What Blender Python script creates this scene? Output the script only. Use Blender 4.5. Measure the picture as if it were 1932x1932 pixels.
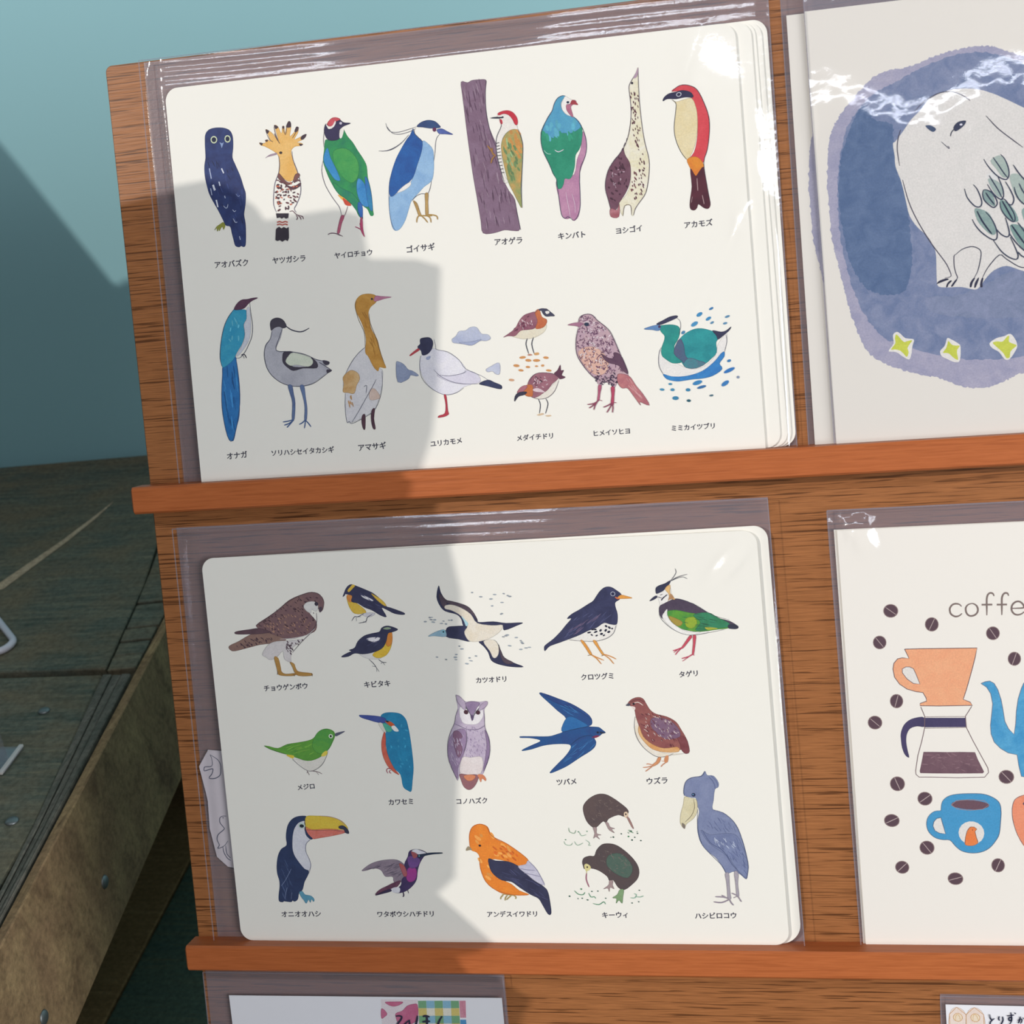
import bpy, bmesh, math, random
import numpy as np
from mathutils import Vector, Matrix
from mathutils.geometry import tessellate_polygon

# ------------------------------------------------------------------ camera, light, exposure
for ob in list(bpy.data.objects): bpy.data.objects.remove(ob, do_unlink=True)
S = bpy.context.scene
COL = S.collection
MM = 0.001
LEAN = math.radians(20)                      # the rack leans back by 20 degrees
BX, BY, BZ = Vector((1, 0, 0)), Vector((0, math.sin(LEAN), math.cos(LEAN))), Vector((0, -math.cos(LEAN), math.sin(LEAN)))
RACK = Matrix((( BX.x, BY.x, BZ.x, 0), (BX.y, BY.y, BZ.y, 0), (BX.z, BY.z, BZ.z, 0), (0, 0, 0, 1)))

cam = bpy.data.cameras.new('camera'); cam_ob = bpy.data.objects.new('camera', cam); COL.objects.link(cam_ob)
r, u, f = Vector((0.97656, 0.161987, -0.141744)), Vector((0.051883, 0.461956, 0.885384)), Vector((-0.208901, 0.871984, -0.442723))
loc = Vector((288.1036, -506.8037, 480.7939)) * MM
cam_ob.matrix_world = Matrix(((r.x, u.x, -f.x, loc.x), (r.y, u.y, -f.y, loc.y), (r.z, u.z, -f.z, loc.z), (0, 0, 0, 1)))
cam.sensor_width = 36; cam.lens = 36 * 2800 / 1932; cam.clip_start = 0.01; cam.clip_end = 50
cam.dof.use_dof = True; cam.dof.focus_distance = 0.69; cam.dof.aperture_fstop = 22
S.camera = cam_ob

SUN_TRAVEL = (BX * 0.9 + BY * -0.34 + BZ * -1).normalized()
def light(name, kind, energy, color, **kw):
    d = bpy.data.lights.new(name, kind); d.energy = energy; d.color = color
    for k, v in kw.items(): setattr(d, k, v)
    o = bpy.data.objects.new(name, d); COL.objects.link(o); return o
sun = light('sunlight', 'SUN', 1.95, (1.0, 0.955, 0.89), angle=math.radians(0.22))
sun.rotation_euler = SUN_TRAVEL.to_track_quat('-Z', 'Y').to_euler()
w = bpy.data.worlds.new('shop_daylight'); S.world = w; w.use_nodes = True
w.node_tree.nodes['Background'].inputs[0].default_value = (0.74, 0.88, 1.0, 1)
w.node_tree.nodes['Background'].inputs[1].default_value = 0.10
GLINT_STRIP = Vector((0.25, -0.86, 1.50))           # strip light added out of view, for glints on the sleeves
glint_light = light('glint_light', 'AREA', 9.5, (0.93, 0.96, 1.0), shape='RECTANGLE', size=1.9, size_y=0.11)
glint_light.location = GLINT_STRIP - Vector((0, 0, 0.025))
glint_light.rotation_euler = (Vector((0.15, 0.1, 0.2)) - GLINT_STRIP).to_track_quat('-Z', 'Y').to_euler()
glint_light.rotation_euler = (math.radians(38), 0, 0)
fill_light = light('added_fill_light', 'AREA', 54, (0.97, 0.985, 1.0), shape='RECTANGLE', size=1.3, size_y=1.0)  # added fill lamp, unseen, lifts the ambient level on the rack
fill_light.location = (2.3, -1.75, 0.75)
fill_light.rotation_euler = (Vector((0.15, 0.05, 0.2)) - Vector((2.3, -1.75, 0.75))).to_track_quat('-Z', 'Y').to_euler()
vs = S.view_settings; vs.view_transform = 'Standard'; vs.look = 'None'; vs.exposure = 0.0; vs.gamma = 1.0; vs.use_curve_mapping = False
S.cycles.max_bounces = 12; S.cycles.transparent_max_bounces = 24; S.cycles.caustics_reflective = False; S.cycles.caustics_refractive = False
S.cycles.use_denoising = True

ART=[
('top','owl_picture','navy owl with two round pale eyes',"""f 1e2a5e 2c3f78 371,3089 394,3123 435,3142 501,3144 564,3132 607,3106 626,3063 627,3009 620,2950 606,2874 627,2806 662,2706 684,2608 697,2547 684,2452 663,2370 668,2297 664,2212 650,2105 629,2086 608,2096 586,2088 552,2104 541,2157 530,2224 520,2276 480,2290 460,2340 423,2428 386,2504 354,2580 338,2666 330,2739 335,2823 353,2893 358,2965 362,3024
s 3a4a86 16 3.91 0.46 -80 15 3 366,2868 586,2846 671,2549 639,2239 540,2296 366,2627
s 141d45 14 3.26 0.39 -75 15 5 366,2868 586,2846 671,2549 639,2239 540,2296 366,2627
e d9e2bd 449,3044 1.56 1.62 -3
e 10183c 449,3044 1.10 1.10 -3
e d9e2bd 578,3038 1.42 1.62 -3
e 10183c 578,3038 0.97 1.10 -3
F a9bbdc 8fa5cf 501,3016 522,3005 540,3013 525,2984 515,2963 510,2988
L 0.58 dfe3f0 494,2789 510,2745
L 0.46 b9c3e0 380,2800 388,2709
L 0.91 e6e9f5 398,2654 411,2604
L 0.52 d0d8ec 458,2676 464,2639
L 0.65 e6e9f5 415,2520 424,2455
L 0.39 b9c3e0 498,2548 502,2527
l 0.33 b9c3e0 477,2462 500,2439 515,2450 522,2473
l 0.32 b9c3e0 560,2421 575,2402 591,2410
l 0.32 b9c3e0 558,2343 574,2308 594,2309
l 0.32 8090c0 607,2556 624,2530 644,2540
L 0.39 b9c3e0 600,2182 606,2151
L 0.39 b9c3e0 373,2626 379,2565
f a3a63c 8c8e34 372,2257 395,2285 430,2304 461,2318 476,2288 457,2255 451,2280 435,2272 414,2245 415,2276 397,2243 393,2273"""),
('top','hoopoe_picture','orange crested bird with black tips and banded belly',"""f f0b75e f6c678 871,2975 896,2967 929,2969 927,2990 950,2994 975,2980 956,3047 940,3082 965,3072 1006,3036 1050,2966 1034,3062 1027,3110 1057,3095 1083,3034 1099,3091 1114,3090 1118,3030 1140,3099 1159,3130 1177,3112 1176,3071 1159,3002 1204,3033 1227,3072 1245,3064 1235,3024 1197,2969 1257,2986 1303,3002 1307,2987 1273,2961 1220,2943 1251,2934 1273,2920 1249,2910 1198,2909 1164,2886 1157,2854 1168,2800 1187,2738 1199,2690 1184,2644 1137,2618 1104,2616 1069,2643 1040,2676 1026,2707 1036,2765 1037,2837 1015,2874 973,2905 919,2938 882,2953
f 3c2c34 4a3540 871,2975 903,2967 888,2949
f 3c2c34 4a3540 940,3082 973,3066 949,3041
f 3c2c34 4a3540 1023,3113 1061,3093 1038,3076 1027,3087
f 3c2c34 4a3540 1095,3092 1117,3092 1109,3069 1100,3073
f 3c2c34 4a3540 1131,3082 1144,3112 1164,3132 1179,3118 1178,3080 1153,3076
f 3c2c34 4a3540 1205,3035 1225,3076 1249,3068 1233,3035
f 3c2c34 4a3540 1255,2969 1273,2996 1313,3005 1304,2981 1277,2960
f 3c2c34 4a3540 1236,2929 1273,2920 1249,2908
f 3c2c34 4a3540 926,2990 953,2992 943,2974
l 0.32 6a5148 1017,3040 1034,2997 1061,2947
l 0.32 6a5148 1050,2966 1029,3033 1020,3099
l 0.25 6a5148 1099,3091 1119,3018 1139,3087
l 0.25 6a5148 1180,2982 1216,3026 1245,3064
l 0.26 6a5148 949,3041 969,2992 999,2969
f a08a9a b59ca8 911,2837 956,2863 1002,2870 1018,2874 1026,2859 987,2851 942,2846
e 3a2a2a 1061,2869 0.70 0.57 -3
l 0.32 6b6378 1038,2842 1041,2777 1023,2695 982,2615 960,2522 950,2427 969,2359
l 0.32 6b6378 1166,2871 1168,2800 1196,2702 1217,2593 1208,2498 1168,2419 1138,2374 1154,2342
f 6f4744 8a5a55 1023,2695 1051,2663 1080,2624 1116,2603 1168,2615 1217,2652 1206,2677 1173,2663 1141,2600 1089,2587 1041,2622 1013,2660
f 54303a 6b4049 1076,2589 1144,2564 1217,2593 1208,2564 1148,2540 1111,2555
s 6b3f44 34 2.17 0.83 -20 60 11 1005,2649 1090,2605 1207,2618 1206,2546 1178,2453 1092,2366 990,2375 961,2450 969,2545
s 4a2c38 22 1.66 0.77 30 60 12 1001,2614 1087,2570 1196,2571 1178,2453 1093,2378 1004,2386 972,2449 975,2544
s d9785a 18 1.41 0.70 -30 60 13 995,2614 1192,2595 1171,2454 1093,2378 992,2399 968,2509
F 2b2530 3a2f38 964,2351 1083,2340 1075,2301 1053,2295 1035,2309 1014,2299 996,2312 968,2308
L 0.58 c9685a 966,2272 993,2277 1015,2265 1044,2272 1066,2263
L 0.58 c9685a 964,2250 991,2255 1013,2244 1042,2250 1064,2241
F 2b2530 3a2f38 961,2222 982,2232 1002,2216 1026,2225 1051,2211 1071,2221 1065,2128 1050,2099 1028,2113 1000,2098 976,2114 956,2108 935,2118 950,2211
l 0.32 80606a 1091,2354 1123,2357 1152,2324 1189,2309 1214,2301
l 0.38 80606a 1151,2318 1162,2293 1150,2277
l 0.38 80606a 1170,2311 1190,2291 1192,2273
l 0.38 80606a 1189,2309 1211,2297 1214,2277"""),
('top','pitta_picture','green bird with black head and red cap',"""f 2f9a54 1f7f58 1480,2934 1517,2930 1567,2925 1620,2949 1651,3010 1667,2985 1688,2942 1727,2891 1770,2810 1813,2735 1835,2674 1836,2580 1852,2484 1858,2389 1857,2295 1858,2253 1830,2252 1810,2305 1781,2331 1752,2349 1759,2232 1724,2259 1699,2321 1659,2372 1595,2426 1538,2491 1490,2590 1461,2676 1444,2760 1460,2841
f 1f7c66 2f9a54 1520,2564 1590,2509 1686,2453 1746,2352 1743,2258 1704,2309 1643,2398 1549,2478
f 369a50 4ca552 1546,2833 1660,2845 1741,2766 1764,2681 1743,2589 1682,2548 1600,2615 1547,2715
f 2d86c4 3f9bd4 1498,2861 1515,2777 1556,2678 1584,2581 1535,2592 1486,2673 1454,2736 1453,2795 1478,2851
f 2b7fc0 4a9ad4 1750,2577 1783,2556 1810,2500 1829,2368 1812,2328 1759,2357 1729,2449 1731,2531
f 2b6fb8 2f8bb4 1811,2583 1834,2557 1854,2437 1853,2295 1824,2321 1810,2441
f 2456a8 2f6fb8 1732,2377 1764,2345 1756,2239 1733,2259 1721,2319
f 2a2346 3a2f58 1499,3073 1528,3046 1552,3026 1590,3099 1622,3101 1651,3075 1675,3064 1724,3055 1679,3042 1653,3033 1619,3008 1615,2967 1606,2933 1554,2924 1505,2937 1482,2981 1479,3028
f c43a44 d9606a 1519,3083 1560,3116 1604,3115 1634,3096 1595,3084 1579,3053 1541,3047 1515,3062
f f4eee6 fbf6ee 1499,3073 1528,3046 1561,3055 1586,3090 1589,3069 1565,3037 1526,3025 1509,3043
f f4eee6 fbf6ee 1622,3001 1658,3015 1650,2975 1629,2936 1613,2946
e cfc8d8 1635,3064 0.63 0.56 -3
l 0.25 574c60 1444,2760 1423,2680 1438,2571 1474,2485 1517,2409 1556,2346 1568,2274
f f2cf4c f0904a 1550,2460 1595,2432 1630,2399 1599,2399 1570,2428
f d9542e c9402e 1595,2426 1630,2399 1662,2366 1657,2351 1614,2362 1595,2402
l 0.25 7a5a66 1632,2351 1608,2294 1590,2266
f b05070 c86a80 1565,2274 1592,2266 1561,2203 1535,2128 1514,2133 1536,2205
l 0.38 6a4a5a 1426,2122 1452,2132 1503,2125 1563,2095
l 0.32 6a4a5a 1505,2122 1539,2104
f c03a66 b04a70 1741,2240 1755,2230 1752,2138 1761,2072 1736,2122 1730,2176
l 0.38 b0406a 1682,2168 1714,2153 1738,2133
l 0.38 b0406a 1727,2194 1739,2151 1756,2102
l 0.19 4a3a4a 1481,3016 1466,2947 1464,2876"""),
('top','heron_picture','blue and white night heron with long head plumes',"""f 9fc4e6 8ab2dc 2356,2838 2402,2810 2441,2754 2441,2661 2431,2569 2406,2495 2334,2450 2274,2397 2213,2344 2182,2276 2143,2185 2094,2119 2055,2101 2025,2119 2010,2186 2006,2281 2017,2398 2057,2400 2109,2430 2187,2464 2250,2551 2296,2652 2335,2742
f 2163ad 1b4f98 2280,2951 2251,2902 2210,2859 2153,2783 2103,2706 2057,2606 2030,2514 2019,2421 2038,2396 2083,2421 2164,2484 2203,2503 2250,2551 2289,2641 2335,2742 2353,2831 2316,2877 2286,2910
f f6f0ea fbf6f0 2090,2424 2150,2473 2215,2502 2212,2473 2153,2438
f 2a3f70 33507f 2315,2965 2357,2997 2420,3008 2480,2991 2515,2955 2524,2937 2487,2933 2426,2939 2366,2954
f 3d4f96 5a6cb0 2492,2921 2535,2924 2581,2896 2630,2865 2567,2875 2513,2883 2496,2899
e 6a2a50 2469,2923 0.85 0.91 -3
l 0.24 4a4a5c 2513,2880 2486,2854 2470,2809 2457,2729 2441,2661
l 0.25 4a4a5c 2406,2495 2388,2433 2359,2389 2304,2394 2253,2375 2219,2343
l 0.25 4a4a5c 2291,2944 2291,2909 2322,2871 2355,2835
l 0.25 5a5a68 2041,3022 2053,2974 2087,2942 2155,2935 2242,2949 2311,2963
l 0.25 5a5a68 2049,2992 2093,2932 2165,2916 2253,2930 2304,2948
l 0.25 5a5a68 1956,2794 2030,2790 2119,2816 2185,2856
l 0.25 5a5a68 1980,2789 2067,2792 2158,2835 2238,2903
l 0.19 6a7a9a 2057,2606 2027,2514 2012,2398 2006,2257 2021,2149 2048,2099
f b08a4e c9a566 2228,2342 2260,2316 2279,2244 2290,2207 2266,2212 2245,2282
f b08a4e c9a566 2339,2391 2368,2390 2359,2318 2353,2213 2328,2215 2335,2321
l 0.56 b4904e 2270,2215 2249,2187 2243,2153
l 0.55 b4904e 2288,2207 2316,2181 2342,2144
l 0.55 b4904e 2331,2209 2366,2183 2371,2141
l 0.55 b4904e 2350,2213 2399,2203 2428,2189 2432,2161
l 0.55 b4904e 2282,2210 2337,2203 2386,2198"""),
('top','woodpecker_picture','green woodpecker clinging to a brown trunk',"""f 7d5f74 8c7086 2737,3295 2792,3283 2832,3297 2891,3297 2955,3287 2950,3229 2937,3144 2933,3020 2944,2920 2975,2817 3001,2740 3004,2615 3023,2526 3042,2437 3080,2346 3126,2266 3135,2140 3151,2013 3092,2006 3015,2019 2922,2002 2824,2011 2813,2119 2796,2310 2778,2487 2766,2664 2755,2840 2746,3040 2739,3190
s 5f4258 60 5.86 0.46 -82 8 21 2750,3250 2934,3267 2916,3022 2940,2871 2980,2717 2994,2566 3067,2347 3111,2242 3126,2103 2846,2040 2811,2409 2777,2788
s a48c9c 34 5.21 0.39 -82 8 22 2750,3250 2934,3267 2916,3022 2940,2871 2980,2717 2994,2566 3067,2347 3111,2242 3126,2103 2846,2040 2811,2409 2777,2788
l 0.26 4a3a50 2955,3287 2939,3143 2938,2995 2963,2831 2999,2715
l 0.26 4a3a50 3126,2266 3139,2140 3157,2006
f f3ece4 f8f2ea 3003,2765 3029,2837 3060,2908 3045,2953 3027,2973 3048,2993 3093,2991 3143,2973 3178,2920 3198,2850 3133,2851 3072,2807 3046,2735 3041,2587 3052,2486 3080,2421 3041,2424 3024,2538 3006,2640
f 93a063 d6a35c 3133,2848 3172,2853 3204,2837 3225,2779 3231,2692 3215,2569 3193,2422 3182,2323 3182,2192 3151,2251 3118,2329 3085,2408 3066,2497 3049,2611 3042,2711 3056,2772 3093,2824
s d99a50 20 3.87 1.42 -70 20 23 3133,2838 3209,2830 3220,2718 3193,2621 3122,2703
s 6f8d5a 20 3.88 1.16 -75 20 24 3074,2758 3199,2695 3190,2497 3113,2430 3062,2609
s a3bd84 10 3.23 0.91 -75 20 25 3076,2782 3138,2751 3132,2503 3071,2559
f c92a3c d83a48 3035,2997 3069,3012 3121,3015 3164,2996 3194,2956 3203,2918 3195,2888 3176,2896 3160,2935 3130,2975 3087,2992 3047,2983
f c92a3c d83a48 3048,2949 3066,2944 3071,2913 3058,2906 3049,2924
f 2a2a3a 3a3a4a 2965,2967 3007,2973 3046,2969 3081,2965 3077,2956 3025,2957
e 2a2a3a 3075,2964 0.45 0.39 -3
l 0.26 4a4a58 3045,2956 3059,2895 3014,2813 3001,2740 3002,2640 3023,2526 3047,2424
l 0.26 4a4a58 3201,2850 3224,2767 3230,2680 3193,2372 3185,2192
l 0.52 2e2430 3002,2752 3029,2756
l 0.52 2e2430 3004,2727 3030,2730
l 0.52 2e2430 3005,2702 3034,2706
l 0.52 2e2430 3005,2675 3035,2677
l 0.52 2e2430 3006,2648 3037,2649
l 0.52 2e2430 3007,2620 3037,2622
l 0.52 2e2430 3009,2592 3039,2593
l 0.52 2e2430 3012,2562 3043,2564
l 0.52 2e2430 3017,2533 3048,2534
l 0.52 2e2430 3028,2503 3054,2503
l 0.58 a8783c 2923,2742 2947,2708 2969,2669 2990,2648
l 0.58 a8783c 2964,2719 2961,2682 2972,2656
l 0.59 a8783c 2944,2590 2957,2626 2981,2649"""),
('top','dove_picture','green backed dove with a pink tail',"""f b981a4 c893b0 3755,2774 3776,2710 3777,2637 3759,2565 3721,2482 3697,2410 3693,2299 3689,2176 3666,2078 3625,2042 3602,2069 3569,2062 3532,2078 3515,2142 3509,2242 3495,2331 3500,2392 3562,2399 3654,2427 3688,2547 3726,2630
f 2f9a78 1f8a6a 3402,2823 3473,2914 3542,2808 3722,2839 3750,2787 3737,2690 3713,2631 3678,2585 3665,2500 3641,2428 3613,2394 3572,2400 3559,2362 3537,2324 3508,2323 3497,2355 3498,2405 3470,2457 3445,2547 3412,2624 3392,2700 3391,2762
f 4f9cc4 5aa8c8 3628,3079 3601,3084 3561,3070 3526,3025 3505,2972 3474,2926 3431,2869 3404,2810 3462,2767 3511,2744 3565,2781 3654,2772 3739,2812 3724,2863 3683,2904 3627,2928 3592,2969 3583,3019 3605,3059
s 5fb0c8 12 4.47 1.66 -80 20 31 3444,2868 3698,2854 3665,2746 3460,2743
s 2f9a78 14 3.84 1.41 -80 20 32 3419,2796 3718,2778 3701,2718 3445,2720
f f6f0ea fbf6f0 3628,3079 3656,3060 3684,3039 3659,3011 3648,2957 3664,2912 3621,2933 3592,2975 3589,3018 3609,3056
f b0647c c07890 3659,3011 3696,3040 3717,3023 3683,3002 3667,2979 3682,2902 3658,2919 3630,2965 3631,3008
f 9a3038 b04048 3680,3041 3705,3034 3731,2997 3696,3003 3665,3010
e 22304a 3645,3027 0.63 0.51 -3
l 0.25 3a3a58 3628,3081 3601,3087 3559,3070 3526,3025 3505,2972 3460,2915 3408,2822 3390,2750 3401,2650 3444,2540 3474,2457 3498,2405
l 0.25 3a3a58 3683,2904 3729,2850 3767,2760 3779,2661 3759,2565 3704,2447 3689,2176 3660,2079 3623,2042
l 0.26 3a3a58 3501,2405 3509,2242 3521,2104 3550,2070 3577,2080 3619,2043
l 0.32 e6dfe8 3504,2646 3534,2627 3580,2642
l 0.26 a8dccb 3408,2655 3438,2622 3469,2616
l 0.26 e6c8da 3573,2286 3580,2211 3591,2135 3595,2072
l 0.26 e6c8da 3623,2269 3642,2180 3640,2106"""),
('top','bittern_picture','tall speckled bittern pointing its beak up',"""f ece3c0 f6f0e0 4256,3245 4231,3197 4199,3147 4180,3125 4168,3084 4172,3010 4175,2913 4162,2817 4143,2734 4120,2663 4090,2593 4099,2543 4137,2453 4127,2307 4082,2213 4022,2157 4024,2095 4045,2043 4056,2104 4070,2128 4114,2123 4119,2049 4133,2041 4150,2095 4204,2152 4260,2233 4293,2389 4293,2511 4268,2636 4258,2759 4251,2881 4249,3002 4247,3123
f 6b4252 7c5464 4084,2606 4099,2543 4132,2478 4136,2404 4120,2308 4077,2226 4022,2157 3999,2109 3953,2087 3944,2127 3930,2203 3912,2278 3922,2364 3961,2458 4016,2527 4056,2559
s 4c2838 30 1.88 0.88 -70 50 41 4055,2547 4124,2455 4114,2308 4016,2170 3941,2177 3932,2326 3972,2445
s c9b0bc 12 1.38 0.38 -40 70 42 4015,2514 4099,2457 4091,2335 3984,2247 3949,2299 3971,2421
f a45a62 c08088 3943,2115 3998,2097 4021,2145 4010,2040 3942,2047
s 5e2a3a 60 1.37 0.50 -82 16 43 4179,3070 4240,3052 4241,2882 4246,2687 4209,2593 4172,2694 4173,2889
s 5e2a3a 38 1.50 0.56 -78 16 44 4210,2617 4261,2539 4253,2319 4221,2212 4135,2158 4203,2324 4211,2446
s 7e4a52 14 1.63 0.63 -80 16 45 4152,2403 4183,2400 4173,2253 4128,2233
l 0.25 5a4a5a 4256,3245 4231,3197 4180,3125 4168,3084 4172,3010 4173,2889 4150,2745 4105,2628 4043,2549 3961,2458 3922,2364 3912,2278 3929,2190 3946,2102
l 0.25 5a4a5a 4256,3245 4251,3123 4249,2966 4258,2759 4273,2623 4297,2486 4288,2365 4253,2221 4191,2141 4156,2095 4136,2041
l 0.25 7a6a5a 4045,2043 4066,2125 4116,2123 4119,2046
f b090a8 c0a4b4 4256,3245 4231,3197 4210,3164 4236,3167 4250,3195
e 2a2030 4197,3125 0.50 0.50 -3
l 0.38 2e2030 4125,2681 4115,2651
l 0.38 2e2030 4107,2646 4091,2615
l 0.38 2e2030 4091,2605 4083,2587"""),
('top','shrike_picture','red shrike with a black eye mask and cream front',"""f d8404a e05058 4523,3021 4562,3050 4612,3064 4661,3056 4720,3023 4759,2959 4785,2884 4810,2797 4811,2677 4795,2558 4766,2476 4743,2418 4695,2435 4622,2448 4675,2509 4707,2615 4720,2735 4715,2844 4690,2943 4673,2956 4634,3015
f ead7a6 efe0b8 4519,2955 4554,2933 4629,2947 4684,2946 4711,2880 4720,2795 4710,2663 4678,2545 4629,2465 4604,2462 4565,2526 4529,2633 4523,2731 4543,2850 4551,2915
f e8922e e07a2c 4613,2455 4685,2472 4738,2424 4746,2357 4711,2287 4688,2314 4662,2292 4636,2380
f 5c2230 4a1a28 4636,2380 4675,2315 4708,2348 4747,2381 4759,2270 4771,2160 4784,2073 4763,2038 4727,2048 4685,2082 4671,2053 4645,2035 4615,2052 4616,2113 4639,2233
f 262340 322e50 4444,2951 4456,2980 4497,3006 4560,3014 4609,3021 4670,3003 4695,2972 4689,2955 4630,2963 4556,2957 4482,2965
e c8c8d4 4579,2991 1.11 0.92 12
e 262340 4579,2991 0.80 0.62 12
l 0.25 3a3440 4519,2955 4551,2921 4543,2850 4523,2731 4529,2633 4565,2526 4610,2458
l 0.25 3a3440 4523,3018 4565,3052 4612,3065 4673,3053 4732,3013 4780,2909 4815,2785 4813,2665 4787,2522 4750,2417 4764,2245 4784,2085
l 0.25 c9a8a8 4686,2296 4686,2241 4687,2192
l 0.25 c9a8a8 4721,2152 4727,2115 4732,2078
l 0.25 c9a8a8 4638,2148 4627,2100"""),
('top','magpie_picture','long tailed blue magpie with a dark cap',"""f 1f6fb4 2a7cc0 319,1049 392,1080 450,1119 453,1047 456,931 450,759 429,586 393,487 355,373 331,363 303,391 280,494 274,626 278,770 302,928
s 3a8fd0 16 6.90 0.69 -88 6 51 329,998 439,1019 438,759 410,559 343,403 290,566
s 155a98 14 6.90 0.69 -88 6 52 329,998 439,1019 438,759 410,559 343,403 290,566
f 2a9ac2 3fa8c8 479,1538 532,1534 585,1530 605,1500 583,1438 556,1397 557,1311 523,1228 470,1160 424,1092 357,1046 313,1035 303,1115 319,1229 352,1355 392,1438 428,1485
s 6ac4dc 8 3.05 0.76 -80 30 53 402,1466 557,1482 523,1299 367,1139
f 55304a 6a4058 480,1543 515,1592 564,1621 618,1622 672,1629 717,1626 661,1605 621,1580 579,1545 525,1535
l 0.30 3a3a58 480,1543 419,1479 363,1383 320,1243 300,1115 311,1043
l 0.30 4a4a5c 637,1592 637,1490 642,1390 626,1292 582,1209 545,1155 495,1108 456,1107
l 0.31 2a4a78 451,1133 461,931 447,701 393,487 338,362 297,406 272,611 281,799 317,1028
l 0.46 3a3442 505,1129 536,1134 555,1099
l 0.46 3a3442 523,1128 532,1098
f dfe0e8 d0d2dc 600,1529 628,1548 628,1405 604,1279 550,1197 482,1131 462,1132 530,1227 562,1311 560,1397 592,1451"""),
('top','avocet_picture','grey avocet with an upturned bill and blue legs',"""f c4c3cb b3b2bc 824,1348 871,1361 920,1347 895,1257 862,1202 842,1147 915,1127 1005,1121 1107,1085 1207,1035 1325,1012 1322,984 1284,972 1347,932 1300,907 1220,863 1142,826 1035,812 930,826 844,868 774,930 737,1012 729,1112 741,1197 792,1250 812,1306
f 3a3442 4a4450 809,1349 809,1391 832,1425 886,1435 936,1410 961,1354 929,1339 893,1356 847,1349 815,1327
l 0.53 3a3a4c 947,1364 996,1323 1061,1298 1113,1297 1173,1321
f 3a3442 463e4c 915,1127 998,1121 947,1068 964,1010 1007,985 1142,982 1176,1023 1165,1059 1213,1013 1208,963 1081,970 989,954 939,983 898,1029 895,1079
f e6ead8 d8e0cc 997,1114 1092,1088 1164,1052 1175,1009 1127,981 1024,1005 963,1002 922,1041 954,1089
f 3a3442 463e4c 1270,1027 1328,1012 1322,986 1285,986
f 3a3442 463e4c 1300,943 1350,933 1303,907
l 0.30 3a3a50 821,1319 795,1250 748,1197 724,1113 736,1005 781,923 858,857 945,822 1042,810 1157,825 1252,875 1316,916
l 0.30 3a3a50 922,1340 883,1258 842,1147 976,1126 1108,1092 1215,1037 1325,1012
l 0.30 3a3a50 1235,1011 1284,979 1340,937
f 5a6c96 6a80aa 922,824 960,824 968,752 975,665 953,523 929,517 948,667 937,740
f 5a6c96 6a80aa 1035,812 1073,813 1078,716 1083,615 1068,508 1047,510 1061,617 1053,717
l 0.53 4a6494 945,516 890,506 840,502
l 0.53 4a6494 944,512 896,484 849,472
l 0.53 4a6494 944,512 897,469 874,449
l 0.53 4a6494 1057,509 1025,483 993,470
l 0.53 4a6494 1057,505 1049,467 1039,431
l 0.53 4a6494 1057,505 1084,472 1104,441"""),
('top','egret_picture','tall egret with orange head and neck',"""f e9e6e8 dedce0 1676,1113 1693,1140 1735,954 1812,906 1813,835 1788,724 1749,627 1697,546 1573,483 1466,454 1439,491 1445,634 1453,719 1438,791 1470,888 1539,996 1605,1062 1653,1101
f d9a24a c48a34 1615,1483 1635,1537 1682,1572 1749,1577 1806,1562 1826,1535 1807,1495 1761,1464 1734,1417 1735,1347 1749,1262 1792,1174 1807,1089 1827,989 1850,917 1792,928 1774,894 1734,940 1698,1027 1672,1071 1690,1182 1677,1282 1648,1368 1624,1426
s b8802e 16 5.13 0.51 -70 12 61 1670,1520 1733,1403 1783,1147 1811,976 1716,1068 1681,1323
f c47a9a d090a8 1794,1510 1813,1553 1863,1546 1957,1532 1891,1523 1831,1510
f d0a060 e0bc88 1494,907 1539,918 1588,887 1598,836 1564,782 1535,713 1476,724 1433,734 1447,804 1445,861
f dcc0b0 e4ccc0 1685,731 1730,739 1775,668 1751,649 1677,647
s c9955a 8 2.97 0.59 -85 10 62 1473,689 1531,671 1508,587 1478,589
e 3a3040 1777,1530 0.51 0.51 -3
l 0.22 55556a 1676,1113 1597,1055 1522,969 1470,888
l 0.22 55556a 1453,719 1440,606 1444,463 1467,468 1487,445 1572,476 1697,539 1765,641 1803,765 1811,892
l 0.22 55556a 1488,453 1556,541 1633,650 1710,758 1753,825
l 0.22 55556a 1629,763 1659,775 1646,705
l 0.22 7a5a30 1634,1523 1618,1468 1640,1355 1681,1239 1676,1113
l 0.22 7a5a30 1740,1403 1743,1319 1786,1182 1811,1061 1839,960
f 4a2a38 5c3844 1593,510 1620,515 1609,395 1591,393 1582,454
f 4a2a38 5c3844 1683,547 1714,566 1698,475 1705,389 1683,390 1672,462"""),
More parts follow.
